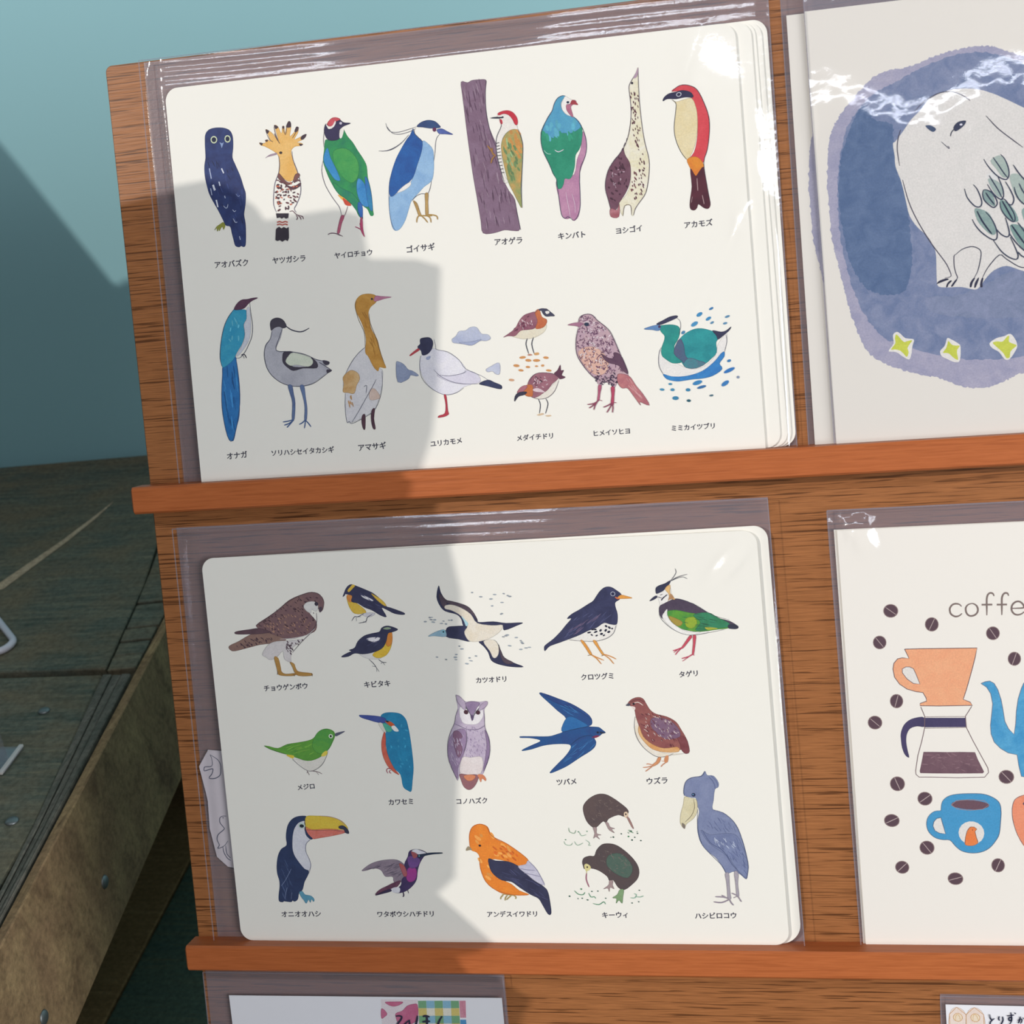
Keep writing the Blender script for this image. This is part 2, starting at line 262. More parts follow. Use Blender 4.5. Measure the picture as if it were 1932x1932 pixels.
('top','gull_picture','white gull with a black hood and red bill',"""f f2eff4 e9e6f0 2187,1005 2270,1041 2293,1060 2328,1043 2412,1016 2494,961 2560,887 2576,823 2536,770 2618,722 2544,700 2468,656 2366,645 2282,683 2202,766 2164,866 2167,950
f dcd6e6 e6e2ee 2309,821 2423,806 2540,819 2578,844 2654,817 2694,773 2690,731 2618,722 2503,730 2391,766
f 2c2c4a 383a5a 2181,1103 2184,1145 2222,1156 2272,1152 2298,1115 2286,1060 2246,1015 2194,1004 2183,1047 2162,1056 2157,1084
f b83a44 c44a50 2075,1013 2110,1039 2156,1066 2172,1051 2123,1024 2085,1005
f 2a3050 343c60 2682,718 2763,747 2818,722 2880,690 2878,660 2828,669 2759,692
l 0.22 66667c 2176,999 2160,923 2169,810 2241,714 2359,645 2468,652 2543,693
l 0.22 66667c 2310,1135 2319,1079 2328,1043 2427,1015 2521,938 2572,858 2709,786 2763,747
l 0.22 66667c 2284,872 2337,812 2433,756 2546,727 2675,718
l 0.22 66667c 2337,819 2423,806 2540,819 2577,837
f 9ca6cc c4cce0 2224,981 2265,992 2256,965 2231,960
f b02a40 c03a48 2358,640 2377,638 2381,571 2382,500 2387,472 2349,453 2288,447 2299,464 2352,481 2366,558
f c6cbde b0b8d4 2472,1123 2510,1148 2542,1187 2600,1189 2645,1214 2701,1209 2739,1151 2795,1140 2818,1104 2777,1086 2720,1090 2646,1057 2575,1073 2505,1086 2477,1095
f a0a8c8 b0b8d4 2534,1090 2648,1089 2735,1103 2713,1088 2646,1057 2575,1073
f 8e9ab8 a4aec8 1948,952 1978,960 2020,933 2052,889 2095,871 2142,833 2120,825 2070,838 2045,805 1948,786
f c4c8de d4d8e8 2756,838 2801,862 2877,887 2874,795 2838,793 2812,820 2769,816"""),
('top','upper_plover_picture','small orange breasted plover standing on pebbles',"""f e9dcc0 f0e8d4 3018,1110 3088,1152 3198,1167 3285,1196 3320,1181 3305,1135 3260,1103 3192,1079 3106,1077 3035,1097
f a8727c 8c5064 2932,1105 2977,1131 3041,1173 3082,1235 3128,1279 3184,1296 3233,1300 3248,1258 3249,1199 3210,1160 3149,1153 3088,1150 3036,1109 2975,1113
s 6a3048 16 1.82 0.49 40 30 71 3001,1135 3081,1223 3171,1287 3232,1282 3225,1200 3113,1162
s e0c8cc 12 1.58 0.36 -70 30 72 3081,1223 3171,1287 3219,1272 3199,1179 3101,1163
f d07a48 c4603a 3227,1295 3265,1321 3284,1255 3324,1228 3319,1193 3283,1161 3222,1159 3245,1222
f 3a3a50 484860 3288,1307 3325,1322 3359,1294 3398,1255 3362,1254 3326,1254 3303,1271
f f4eee6 f8f4ee 3317,1297 3348,1299 3352,1282 3328,1275
l 0.18 5a4a5a 3220,1289 3265,1321 3307,1324 3342,1309
f 3a3a50 484860 3258,1316 3295,1325 3319,1317 3294,1303
l 0.42 3a3a48 3143,1079 3127,1030 3145,946
l 0.42 3a3a48 3198,1084 3178,1027 3193,943
f d89a5a e0ac70 3194,948 3230,952 3235,933 3198,930
f c88a70 d49a80 3132,938 3157,945 3178,934 3150,929
e d9985a 3088,919 1.46 0.55 2
e d9985a 3137,890 1.33 0.61 -8
e d9985a 3209,884 1.57 0.61 -3
e d9985a 3294,902 1.21 0.54 -8
e d9985a 3028,852 1.34 0.61 -8
e d9985a 3129,833 0.97 0.49 -8
e d9985a 3205,835 0.73 0.36 -3
e d9985a 3260,836 0.73 0.48 7
e d9985a 3065,809 1.16 0.49 -8
e d9985a 3310,790 1.21 0.48 -8
e d9a884 2975,731 1.22 0.55 -8"""),
('top','lower_plover_picture','small plover bending its head down',"""f efe6d8 f6f0e6 3141,589 3241,618 3329,659 3395,726 3378,668 3337,599 3273,556 3199,549 3152,564
f a8707c 925c6c 3152,564 3118,602 3111,675 3140,732 3192,770 3265,773 3337,763 3371,740 3388,715 3330,671 3290,626 3239,594 3201,573
s 50283c 18 1.34 0.42 -30 60 81 3152,731 3228,762 3258,688 3183,658
s e4ccd2 14 1.46 0.42 -20 60 82 3151,720 3275,747 3293,662 3193,633
f d07c40 c86a3a 3073,618 3099,675 3154,672 3155,612 3146,577 3098,582
f a8606c b87480 3016,621 3049,661 3093,676 3110,663 3071,624 3032,602
f 2e2c40 3c3a50 3001,598 3040,620 3101,618 3081,595 3025,583 2991,545 2986,558
f 6a3c50 5a2c44 3355,759 3387,786 3415,831 3417,784 3441,782 3420,742 3452,722 3405,708 3389,727
l 0.18 5a4a5a 3126,709 3192,770 3289,772 3372,749
l 0.18 5a4a5a 3140,571 3211,548 3285,558 3350,610 3392,697
f e0c4cc ead4d8 3157,636 3206,644 3264,604 3228,607 3174,617
l 0.36 3a3a48 3199,549 3214,500 3199,424
l 0.36 3a3a48 3266,547 3281,502 3253,420
f e0c09a e8ccaa 3174,413 3226,425 3238,415 3200,405
f e0c09a e8ccaa 3249,402 3292,405 3303,396 3272,391"""),
('top','rock_thrush_picture','mottled pink and brown thrush',"""f c0a0b0 caaab0 3597,1183 3614,1223 3661,1243 3714,1238 3753,1200 3798,1156 3853,1093 3889,1020 3924,924 3958,827 3992,719 4002,683 3944,711 3909,713 3898,643 3865,598 3838,636 3809,650 3774,652 3760,624 3726,650 3717,692 3661,743 3607,829 3565,915 3567,1021 3584,1090 3594,1136
f e0b0a0 e6bcaa 3578,926 3653,967 3747,949 3824,861 3830,778 3779,723 3707,728 3629,804
o 6a4060 260 0.42 91 3612,1229 3743,1219 3873,1045 3971,756 3894,667 3727,667 3619,828 3574,950 3594,1136
o f2e4e8 70 0.36 92 3612,1229 3743,1219 3873,1045 3856,811 3729,702 3619,828 3574,950 3594,1136
f 5c3a52 6c4a5e 3779,899 3836,860 3883,856 3893,903 3944,875 3980,790 3998,713 3953,745 3915,795 3856,811 3811,838
o 3c2a44 60 0.36 93 3685,753 3813,708 3911,737 3891,620 3842,612 3809,650 3736,631
f b06470 c88080 3909,713 3968,709 4014,682 4056,609 4110,534 4162,431 4082,466 4086,436 4027,528 3984,590 3936,594 3904,643
s d8a0a0 10 4.14 0.36 -55 6 94 3943,687 4012,659 4107,488 4028,552
f b07890 9c6888 3506,1167 3561,1180 3609,1180 3641,1166 3606,1145 3571,1155
e 22304a 3669,1160 1.01 0.77 -3
l 0.24 f4eef0 3644,1179 3686,1182 3697,1164
l 0.24 5a4058 3597,1183 3618,1228 3667,1246 3720,1238 3764,1188 3853,1105 3895,1020 3954,851 3998,719
l 0.24 5a4058 3596,1139 3569,1044 3565,915 3617,805 3683,718 3728,679
f b05070 c06480 3734,631 3760,624 3743,560 3733,507 3715,500 3726,561
f b03a58 c04a68 3842,606 3872,604 3863,528 3853,457 3832,471 3843,541
l 0.48 94445e 3730,507 3689,480 3626,473
l 0.48 94445e 3725,504 3676,463 3639,442
l 0.48 94445e 3722,502 3694,462 3679,424
l 0.48 94445e 3730,507 3757,497
l 0.48 94445e 3845,476 3807,455 3764,440
l 0.48 94445e 3844,470 3818,430 3791,393
l 0.48 94445e 3847,470 3847,428 3839,390
l 0.48 94445e 3851,475 3880,473"""),
('top','grebe_picture','teal grebe swimming among blue drops',"""f f6f1ec f0ece8 4281,897 4318,824 4419,770 4533,715 4650,730 4748,816 4776,906 4850,993 4853,935 4816,811 4729,701 4598,653 4458,645 4319,672 4272,758 4269,828
f 2a9c90 1f8a86 4289,1094 4336,1102 4406,1099 4457,1075 4461,1023 4438,967 4408,922 4408,864 4446,815 4461,777 4385,775 4329,812 4296,849 4297,907 4321,964 4330,1010 4303,1047
f 2c9ea0 1f8890 4402,865 4424,933 4481,998 4553,1039 4623,1051 4703,1033 4781,993 4779,952 4760,919 4760,838 4705,784 4663,753 4579,718 4498,727 4466,767 4446,815
f 5a5a7c 4a6a84 4401,853 4424,933 4462,976 4487,917 4494,835 4525,786 4488,754 4462,790
f 5a7088 2c9ea0 4478,766 4527,809 4606,780 4663,753 4579,718 4498,727
f 2e2e4a 3a3a58 4737,1025 4805,1008 4852,1016 4894,1045 4875,1014 4827,978 4779,947 4769,976
f 2e2e4a 3a3a58 4269,1117 4327,1143 4387,1168 4443,1173 4447,1157 4373,1128 4301,1107
f 5a82b8 6a94c4 4159,1081 4219,1100 4278,1107 4303,1095 4293,1065 4269,1059 4228,1070
e 4a2a50 4291,1091 0.53 0.53 -3
l 0.17 55556a 4442,1154 4468,1127 4472,1080 4453,1012
l 0.18 55556a 4294,914 4270,851 4266,758 4297,686
l 0.17 55556a 4847,982 4852,924 4824,833
f 3a8fd0 2f78c0 4297,688 4366,663 4470,656 4576,672 4660,706 4745,770 4794,824 4824,839 4821,799 4778,744 4798,696 4714,644 4620,628 4550,627 4468,621 4410,619 4329,642
e 3a80b8 4737,1209 1.03 0.46 25
e 3f90c4 4636,1168 1.38 0.75 29
e 3f90c4 4709,1127 1.27 0.63 29
e 4a98c8 4589,1091 1.62 0.81 29
e 5a8fb4 4868,1132 1.09 0.46 17
e 5a8fb4 4846,1077 0.92 0.46 12
e 5a8fb4 4737,1091 0.86 0.46 27
e 4a88b0 4490,1027 0.93 0.64 37
e 3a80b8 4860,761 0.86 0.57 17
e 2f78c0 4857,681 2.53 0.75 22
e 3a80c0 4816,573 1.84 0.86 32
e 8a98b0 4927,618 0.63 0.57 17
e 3a88c0 4583,595 2.09 0.87 15
e 3470a8 4616,556 1.97 0.58 12
e 3a88b0 4500,540 0.99 0.70 -3
e 4a94b8 4368,550 0.88 0.64 -3
e 4a94b8 4352,600 0.82 0.47 -3
e 4a94b8 4279,558 1.00 0.53 -8
e 3a88b0 4389,477 1.34 0.82 -3
e 2a6070 4500,448 0.87 0.58 -3
e 4a7080 4694,479 0.87 0.41 7"""),
('bottom','kestrel_picture','brown mottled kestrel with yellow legs',"""f 8c6a66 7a5a60 471,3054 588,3125 704,3195 821,3280 950,3327 1044,3345 1118,3320 1150,3252 1135,3179 1102,3158 1090,3195 1057,3241 1004,3258 962,3215 1022,3124 1062,3063 1047,2989 974,2954 847,2921 723,2918 632,2943 588,2975 529,3007
f 8a6a62 9c7a6c 184,2868 283,2910 399,2967 512,2993 649,2958 753,2909 641,2883 499,2873 371,2847 242,2821 196,2830
f 5a4048 6a4c54 253,2995 293,3008 405,3019 500,3026 605,2989 510,2975 384,2975 275,2979
s 4a3038 90 1.56 0.55 -40 40 101 502,3053 704,3195 917,3306 1101,3299 1039,3138 1039,2989 849,2936 633,2958
s b88c74 50 1.56 0.55 -60 40 102 549,3052 777,3148 1020,3109 1009,2990 819,2944 634,2966
s 503640 34 1.73 0.55 -50 20 103 231,2867 445,2950 646,2928 499,2873 292,2842
f eeeae6 e4e0dc 954,3215 988,3251 1058,3256 1093,3217 1072,3166 1028,3183 1017,3153 980,3170
f e9e2e0 ded6d6 506,2782 577,2870 658,2898 783,2901 907,2904 807,2832 783,2743 778,2698 719,2730 711,2806 643,2748 578,2727 542,2751
s 5c4450 30 1.55 0.62 -60 30 104 751,2894 940,2918 823,2832 786,2773 742,2805
e 3a3040 1079,3234 0.92 0.92 -3
f 5a4a58 4a3a48 1095,3195 1125,3206 1127,3172 1105,3153 1104,3177
l 0.23 5a4048 471,3054 621,3139 837,3280 1028,3343 1125,3312 1154,3245 1132,3179
l 0.23 5a4a58 1071,3151 1065,3062 1007,2975 906,2889 803,2788
l 0.23 f0eae8 692,2919 816,2922 958,2947 1041,3004
f b8863c c89a50 620,2748 658,2740 673,2656 679,2611 720,2587 814,2592 796,2570 688,2573 642,2589 638,2627
f b8863c c89a50 770,2698 808,2682 819,2644 847,2606 969,2587 959,2565 843,2568 807,2599 789,2653
l 0.39 4a3a38 645,2612 634,2585
l 0.39 4a3a38 795,2585 804,2565
l 0.39 4a3a38 969,2590 975,2560"""),
('bottom','upper_flycatcher_picture','black and yellow flycatcher facing left',"""f e4b83a ecc850 1375,3295 1406,3301 1446,3240 1502,3194 1544,3148 1526,3127 1436,3130 1395,3183 1378,3243
f e0883a e49a4a 1376,3302 1419,3303 1432,3256 1400,3235 1381,3258
f 2f3050 3a3a5a 1361,3340 1391,3383 1431,3400 1489,3378 1576,3338 1634,3306 1717,3229 1743,3184 1787,3168 1903,3119 1894,3102 1812,3116 1741,3155 1697,3171 1735,3089 1676,3106 1605,3153 1532,3185 1475,3224 1416,3242 1428,3293 1392,3309 1362,3317
f e4b83a ecc850 1388,3346 1413,3374 1443,3399 1463,3387 1443,3366 1401,3331
f e4b83a ecc850 1611,3307 1640,3291 1704,3245 1741,3196 1721,3193 1659,3247
f eeeaf0 f4f0f4 1512,3297 1542,3292 1621,3248 1605,3241 1540,3269
f d8d4dc e4e0e4 1511,3127 1587,3132 1632,3122 1584,3095 1524,3104
f 2f3050 3a3a5a 1356,3332 1365,3317 1357,3300 1337,3289 1346,3311
l 0.30 3a3c50 1526,3127 1463,3099 1433,3101 1402,3062
l 0.30 3a3c50 1463,3099 1493,3098
l 0.30 3a3c50 1447,3093 1447,3060
l 0.30 3a3c50 1601,3116 1553,3089 1535,3052 1465,3040
l 0.30 3a3c50 1512,3053 1542,3045
s 4a4c74 10 3.02 0.38 -30 15 111 1486,3342 1616,3278 1711,3156 1549,3207"""),
('bottom','lower_flycatcher_picture','black and yellow flycatcher facing right',"""f f0ece8 e8e4e0 1446,2752 1507,2757 1585,2777 1655,2715 1593,2699 1503,2713
f e8bc30 f0cc48 1767,2948 1772,2904 1755,2815 1702,2736 1624,2709 1573,2733 1591,2762 1680,2818 1716,2891
f e0822e e89a3a 1727,2927 1770,2945 1768,2859 1737,2816 1708,2832
f 2c2d4c 383a5a 1654,2952 1680,2988 1727,3005 1779,2995 1832,2968 1782,2947 1735,2934 1711,2861 1662,2796 1568,2762 1476,2751 1401,2761 1337,2733 1268,2731 1325,2763 1372,2781 1350,2792 1406,2812 1442,2871 1507,2920 1585,2940
f 8aa080 a8b898 1691,2980 1733,2993 1770,2980 1731,2971
f f2eef4 f8f4f8 1527,2890 1581,2903 1656,2896 1615,2857 1570,2866
l 0.30 3a3c50 1532,2701 1574,2658 1600,2613
l 0.30 3a3c50 1594,2628 1557,2637
l 0.30 3a3c50 1594,2625 1620,2583
l 0.30 3a3c50 1598,2620 1597,2583
l 0.30 3a3c50 1623,2698 1658,2670 1696,2666
l 0.30 3a3c50 1659,2673 1679,2643
l 0.30 3a3c50 1663,2673 1642,2656
s 44466c 10 3.04 0.38 30 15 121 1454,2840 1583,2925 1671,2892 1600,2776"""),
('bottom','booby_picture','booby gliding with spread black and white wings',"""f 2a2c4c 343658 2248,3354 2261,3295 2299,3228 2370,3196 2471,3170 2540,3110 2578,3035 2593,3006 2722,3008 2837,2989 2990,2988 2937,2964 2817,2925 2792,2969 2573,2977 2468,2952 2441,2990 2431,3041 2391,3086 2290,3119 2243,3172 2220,3253
f 2a2c4c 343658 2292,2966 2367,2978 2470,2974 2465,2923 2502,2834 2386,2860 2277,2886
f 2a2c4c 343658 2576,2832 2679,2843 2736,2826 2773,2737 2798,2678 2881,2625 2968,2586 2864,2589 2749,2614 2678,2653 2655,2727 2616,2786
f 4a3c48 5c4c58 2245,3281 2299,3228 2311,3191 2285,3149 2255,3193
f 4a3c48 5c4c58 2299,3221 2471,3170 2540,3110 2577,3021 2537,3081 2440,3142 2325,3188
f 4a3c48 5c4c58 2756,2796 2775,2723 2804,2671 2881,2625 2808,2620 2769,2679
f f4ebdc efe2cc 2294,3170 2354,3175 2440,3142 2523,3081 2575,2999 2719,2972 2807,2972 2773,2912 2680,2857 2576,2832 2502,2834 2468,2865 2451,2924 2485,2981 2433,3070 2350,3124 2292,3141
f f4ebdc efe2cc 2620,2830 2708,2842 2749,2797 2750,2724 2725,2681 2695,2682 2671,2741
f a8d4e0 b8dce6 2433,3070 2474,3025 2493,2995 2470,2974 2456,3018
f a8c8d8 90b4c8 2110,2895 2185,2933 2261,2952 2280,2922 2270,2886 2167,2897
e 88c4d4 2256,2931 0.89 0.89 -3
e 1a1a30 2256,2931 0.37 0.37 -3
s a3abb3 11 1.93 0.81 -3 8 131 2199,3093 2343,3044 2352,2985 2129,2979 2044,3026
s a3abb3 11 1.90 0.80 -3 8 132 2540,3284 2960,3252 2988,3063 2726,3059 2587,3151
s a3abb3 11 1.93 0.82 -3 8 133 2146,2832 2410,2793 2578,2685 2543,2613 2293,2636 2163,2684
s a3abb3 11 1.89 0.80 -3 8 134 2801,2897 3035,2917 3126,2784 2916,2704 2796,2839"""),
('bottom','ground_thrush_picture','black thrush with spotted white belly and orange bill',"""f f5f0e8 faf6ee 3397,2824 3566,2906 3720,2954 3827,2950 3818,2896 3777,2844 3710,2813 3612,2797 3493,2805
f 2e3052 3c3f64 3168,2750 3181,2777 3256,2829 3326,2892 3374,2945 3433,3008 3395,3008 3435,3046 3514,3087 3593,3132 3638,3158 3674,3205 3709,3247 3754,3277 3807,3275 3858,3240 3893,3205 3874,3164 3835,3139 3832,3101 3846,3036 3842,2971 3826,2939 3768,2947 3721,2960 3653,2919 3576,2894 3497,2859 3397,2824 3308,2795 3218,2765 3174,2725
s 545880 24 3.78 0.38 38 12 141 3489,3039 3623,3099 3734,3148 3797,3135 3811,3027 3655,2946 3478,2887 3276,2807
s 6a5a78 14 5.42 0.43 35 6 142 3415,2911 3617,3012 3726,3030 3634,2947 3444,2866
f eda044 f2b45c 3854,3176 3888,3202 3940,3189 3987,3171 3928,3168 3875,3170
f d86c3c e07c4c 3833,3188 3856,3181 3874,3167 3851,3167
e b8bccc 3818,3215 1.07 1.01 -3
e 22244a 3818,3215 0.80 0.75 -3
e 22243a 3738,2929 0.64 0.48 -38
e 22243a 3766,2915 0.70 0.48 -43
e 22243a 3732,2892 0.70 0.48 47
e 22243a 3758,2877 0.70 0.48 27
e 22243a 3790,2906 0.43 0.37 -3
e 22243a 3686,2893 0.64 0.48 42
e 22243a 3692,2861 0.70 0.48 17
e 22243a 3642,2881 0.91 0.38 22
e 22243a 3614,2904 0.65 0.38 -13
e 22243a 3648,2848 0.59 0.32 27
e 22243a 3713,2848 0.54 0.32 32
e 22243a 3605,2855 0.54 0.32 -43
e 22243a 3583,2878 0.86 0.38 12
e 22243a 3639,2903 0.65 0.38 -3
l 0.16 4a4a5c 3826,2934 3800,2865 3732,2818 3623,2797 3493,2805 3397,2822
f e89a3c f0ac54 3502,2808 3526,2803 3565,2742 3593,2681 3576,2678 3543,2737
f e89a3c f0ac54 3612,2800 3639,2800 3667,2739 3701,2678 3687,2673 3651,2734
l 0.43 dc9444 3582,2682 3634,2653 3697,2623
l 0.43 dc9444 3584,2678 3633,2642 3671,2591
l 0.38 8a7040 3557,2671 3593,2678
l 0.43 dc9444 3701,2678 3753,2660 3807,2631
l 0.43 dc9444 3700,2674 3746,2638 3784,2588
l 0.38 8a7040 3678,2664 3706,2674"""),
('bottom','lapwing_picture','lapwing with a wispy crest and green wing',"""f f7f2ec fbf7f0 4222,3118 4235,3000 4293,2912 4373,2855 4476,2824 4603,2836 4625,2851 4458,2863 4355,2899 4297,2976 4287,3062 4330,3157 4321,3264 4261,3234 4206,3205
f 4a3c50 584a5c 4220,3086 4263,3111 4318,3136 4371,3150 4444,3131 4515,3096 4615,3028 4695,2972 4817,2935 4887,2885 4875,2864 4814,2871 4671,2930 4518,2989 4363,3027 4290,3040 4257,3010 4239,2978 4215,3022
f 3f8f3c 6aa836 4285,3041 4365,3048 4468,3023 4592,2997 4694,2961 4815,2903 4803,2872 4709,2864 4594,2852 4520,2852 4437,2869 4355,2904 4306,2954 4282,2998
f 2f7a4c 3a9068 4509,3000 4635,3017 4716,2971 4816,2914 4799,2882 4710,2875 4563,2859 4521,2871 4567,2934
f b88c40 a8a040 4298,2997 4360,2973 4410,2939 4387,2908 4346,2920 4307,2965
f a8b82c 8aae38 4444,2970 4518,2978 4535,2924 4491,2883 4440,2906
f c8c03c a8b03c 4606,2889 4689,2881 4709,2870 4626,2865
s 2a5a44 16 4.20 0.26 -15 15 151 4363,3027 4572,3008 4774,2905 4563,2870 4398,2918
f 2a2a3a 36364a 4805,2903 4867,2903 4892,2881 4865,2864 4808,2869
f f8f4ee fbf8f2 4240,2989 4258,3031 4286,3060 4283,3009 4316,2943 4386,2887 4457,2852 4562,2848 4476,2824 4383,2846 4293,2912
f 2c2e48 383a54 4196,3216 4201,3253 4232,3273 4280,3287 4329,3312 4317,3280 4283,3249 4260,3224 4206,3202
f ecb870 f0c888 4283,3249 4325,3274 4320,3200 4360,3145 4319,3157 4306,3200 4287,3223
f b8885c c49c74 4322,3198 4351,3156 4308,3142 4296,3126
f 2c2e48 383a54 4136,3137 4161,3164 4194,3184 4209,3172 4182,3152
l 0.42 22243c 4239,3139 4256,3160 4295,3190
l 0.47 22243c 4215,3172 4246,3160
l 0.37 22243c 4232,3187 4253,3194
l 0.21 34364c 4331,3311 4363,3347 4384,3384 4378,3416
l 0.21 34364c 4329,3306 4394,3341 4479,3361
l 0.21 34364c 4334,3308 4404,3335 4446,3338 4477,3321
l 0.16 4a4a5c 4219,3075 4215,3011 4243,2956 4312,2889 4404,2838 4497,2822 4613,2836 4771,2862
l 0.16 4a4a5c 4371,3150 4515,3101 4675,2994 4818,2946
f cc4458 d85868 4466,2817 4486,2808 4452,2766 4406,2714 4385,2709 4420,2757
l 0.47 c84460 4396,2716 4353,2700 4312,2690
l 0.42 c84460 4352,2696 4319,2674
l 0.42 c84460 4390,2712 4351,2678 4331,2652
f cc4458 d85868 4497,2818 4520,2815 4513,2764 4492,2657 4478,2656 4492,2743
l 0.47 c84460 4485,2655 4443,2632 4384,2618
l 0.42 c84460 4443,2627 4390,2594
l 0.37 c84460 4487,2657 4494,2641"""),
('bottom','white_eye_picture','small green bird with a yellow throat',"""f f4efe6 eee9de 701,1778 880,1756 1002,1810 1058,1860 1024,1772 965,1704 884,1661 820,1668 748,1726
f 6cb03c 5a9c38 434,1907 479,1902 568,1882 663,1918 781,1934 900,1957 956,2000 999,2043 1064,2058 1126,2034 1137,1990 1110,1934 1072,1872 1030,1835 987,1798 920,1768 841,1757 753,1783 678,1810 590,1843 502,1870
f 4fa048 6ab040 942,1988 999,2043 1077,2054 1130,2009 1103,1934 1058,1860 1003,1823 940,1837 907,1900
s 86c248 14 4.55 0.52 15 12 161 622,1893 884,1926 924,1812 769,1815
f ecd23c f0dc60 985,1798 1003,1829 1041,1850 1048,1822 1020,1798
f ecd23c f0dc60 640,1817 717,1809 701,1780
f 55586c 6a6c80 1139,2009 1176,2023 1241,2032 1187,2001 1144,1984
e e8efdc 1096,1987 1.02 1.02 -3
e 1a2a20 1096,1987 0.51 0.58 -3
l 0.19 5a5a60 701,1778 748,1726 832,1664 897,1661 979,1710 1031,1785 1057,1847
l 0.32 7a6068 832,1662 845,1636 851,1621
l 0.32 7a6068 838,1659 829,1637
l 0.32 7a6068 870,1659 934,1650 977,1628
l 0.32 7a6068 921,1650 944,1622
l 0.26 3a6a2c 434,1907 502,1870 640,1823"""),
('bottom','kingfisher_picture','teal kingfisher with a long dark blue bill',"""f 2191bf 1a7fae 1596,2167 1636,2194 1712,2197 1786,2181 1831,2130 1847,2056 1858,1944 1864,1795 1863,1670 1842,1546 1823,1452 1790,1459 1749,1497 1734,1610 1677,1673 1636,1774 1621,1886 1625,1998 1642,2048 1620,2085 1612,2135
s 3aa4cc 12 1.89 0.75 -60 60 171 1658,2023 1828,2093 1843,1845 1834,1596 1748,1622 1661,1773
f 3b4a98 4a5ca8 1388,2178 1433,2179 1521,2172 1601,2158 1643,2135 1621,2100 1553,2109 1479,2132 1411,2155
f e6e0d4 f0ebe0 1567,2097 1602,2098 1631,2023 1619,2005 1591,2043
f 5ac0a4 48b094 1608,2096 1651,2085 1693,2059 1683,2022 1639,2020
f d8602c c85424 1632,2116 1679,2115 1720,2081 1712,2065 1675,2072
f f6f2ee fbf8f4 1687,2062 1720,2073 1756,2023 1715,2021
e 1a1a2a 1654,2114 0.75 0.38 -13
f d8604c e07458 1620,2017 1624,1949 1617,1874 1636,1774 1677,1673 1722,1610 1673,1636 1616,1699 1581,1800 1578,1900 1597,1974
l 0.38 a84058 1657,1661 1620,1672 1605,1649 1616,1624
l 0.38 a84058 1644,1655 1629,1637 1647,1624"""),
('bottom','scops_owl_picture','lilac grey owl with ear tufts',"""f cfc0d2 c0aec6 2327,2339 2358,2332 2403,2282 2464,2284 2543,2275 2599,2281 2602,2247 2573,2198 2573,2125 2566,2040 2596,1953 2599,1867 2580,1757 2541,1659 2506,1598 2456,1599 2346,1607 2297,1614 2273,1546 2246,1602 2217,1689 2200,1789 2210,1900 2243,1998 2287,2083 2306,2156 2330,2229 2323,2290
f f7f2f2 efe8ec 2349,2228 2399,2239 2443,2177 2521,2236 2561,2199 2556,2138 2508,2078 2446,2067 2373,2081 2344,2143
s a08cae 80 1.35 0.31 -78 22 181 2383,2044 2554,2040 2578,1880 2527,1709 2371,1761 2371,1909
f a890b0 947a9c 2240,1961 2307,2021 2381,2019 2383,1896 2334,1761 2283,1663 2274,1564 2237,1639 2204,1764 2210,1875
f 84607c 946c84 2268,1997 2318,2008 2351,1958 2323,1922 2340,1835 2297,1762 2268,1861
s c8b6cc 24 2.47 0.49 -78 18 182 2240,1961 2367,2007 2365,1835 2264,1664 2210,1764
f 8c7498 9c84a4 2564,2015 2598,1904 2583,1757 2521,1635 2549,1758 2572,1880
f f0e6e4 e8dad8 2334,1761 2408,1760 2519,1758 2494,1611 2370,1600 2298,1626
f 94606c 9c6a6a 2296,1607 2370,1600 2456,1599 2466,1562 2422,1488 2370,1458 2324,1489 2304,1552
f d88058 e09068 2332,1588 2395,1600 2443,1587 2415,1550 2365,1544
f d88058 e09068 2463,1599 2512,1598 2539,1560 2531,1538 2503,1561 2487,1527 2472,1568
e 4a2430 2404,2184 1.04 1.04 -3
e 4a2430 2514,2179 1.04 1.04 -3
l 0.25 3a3448 2399,2239 2442,2165 2453,2103
l 0.24 3a3448 2533,2224 2478,2158 2455,2103
f 6a5878 5a4868 2443,2153 2475,2152 2455,2101
f 8c7698 a08aa8 2407,2264 2464,2281 2536,2266 2508,2224 2459,2152 2422,2214
f b8a4bc c4b4c8 2324,2345 2352,2332 2402,2276 2396,2203 2351,2253 2330,2296
f b8a4bc c4b4c8 2605,2281 2606,2249 2562,2211 2525,2200 2547,2248
l 0.18 5a4a68 2336,2217 2306,2156 2287,2083 2236,1985 2205,1875 2207,1727 2273,1546
l 0.18 5a4a68 2573,2198 2569,2040 2599,1916 2589,1781 2520,1623
l 0.25 8a7898 2287,2083 2334,2057 2406,2025 2504,2023 2568,2058
l 0.18 5a4a68 2392,2007 2386,1908 2351,1811"""),
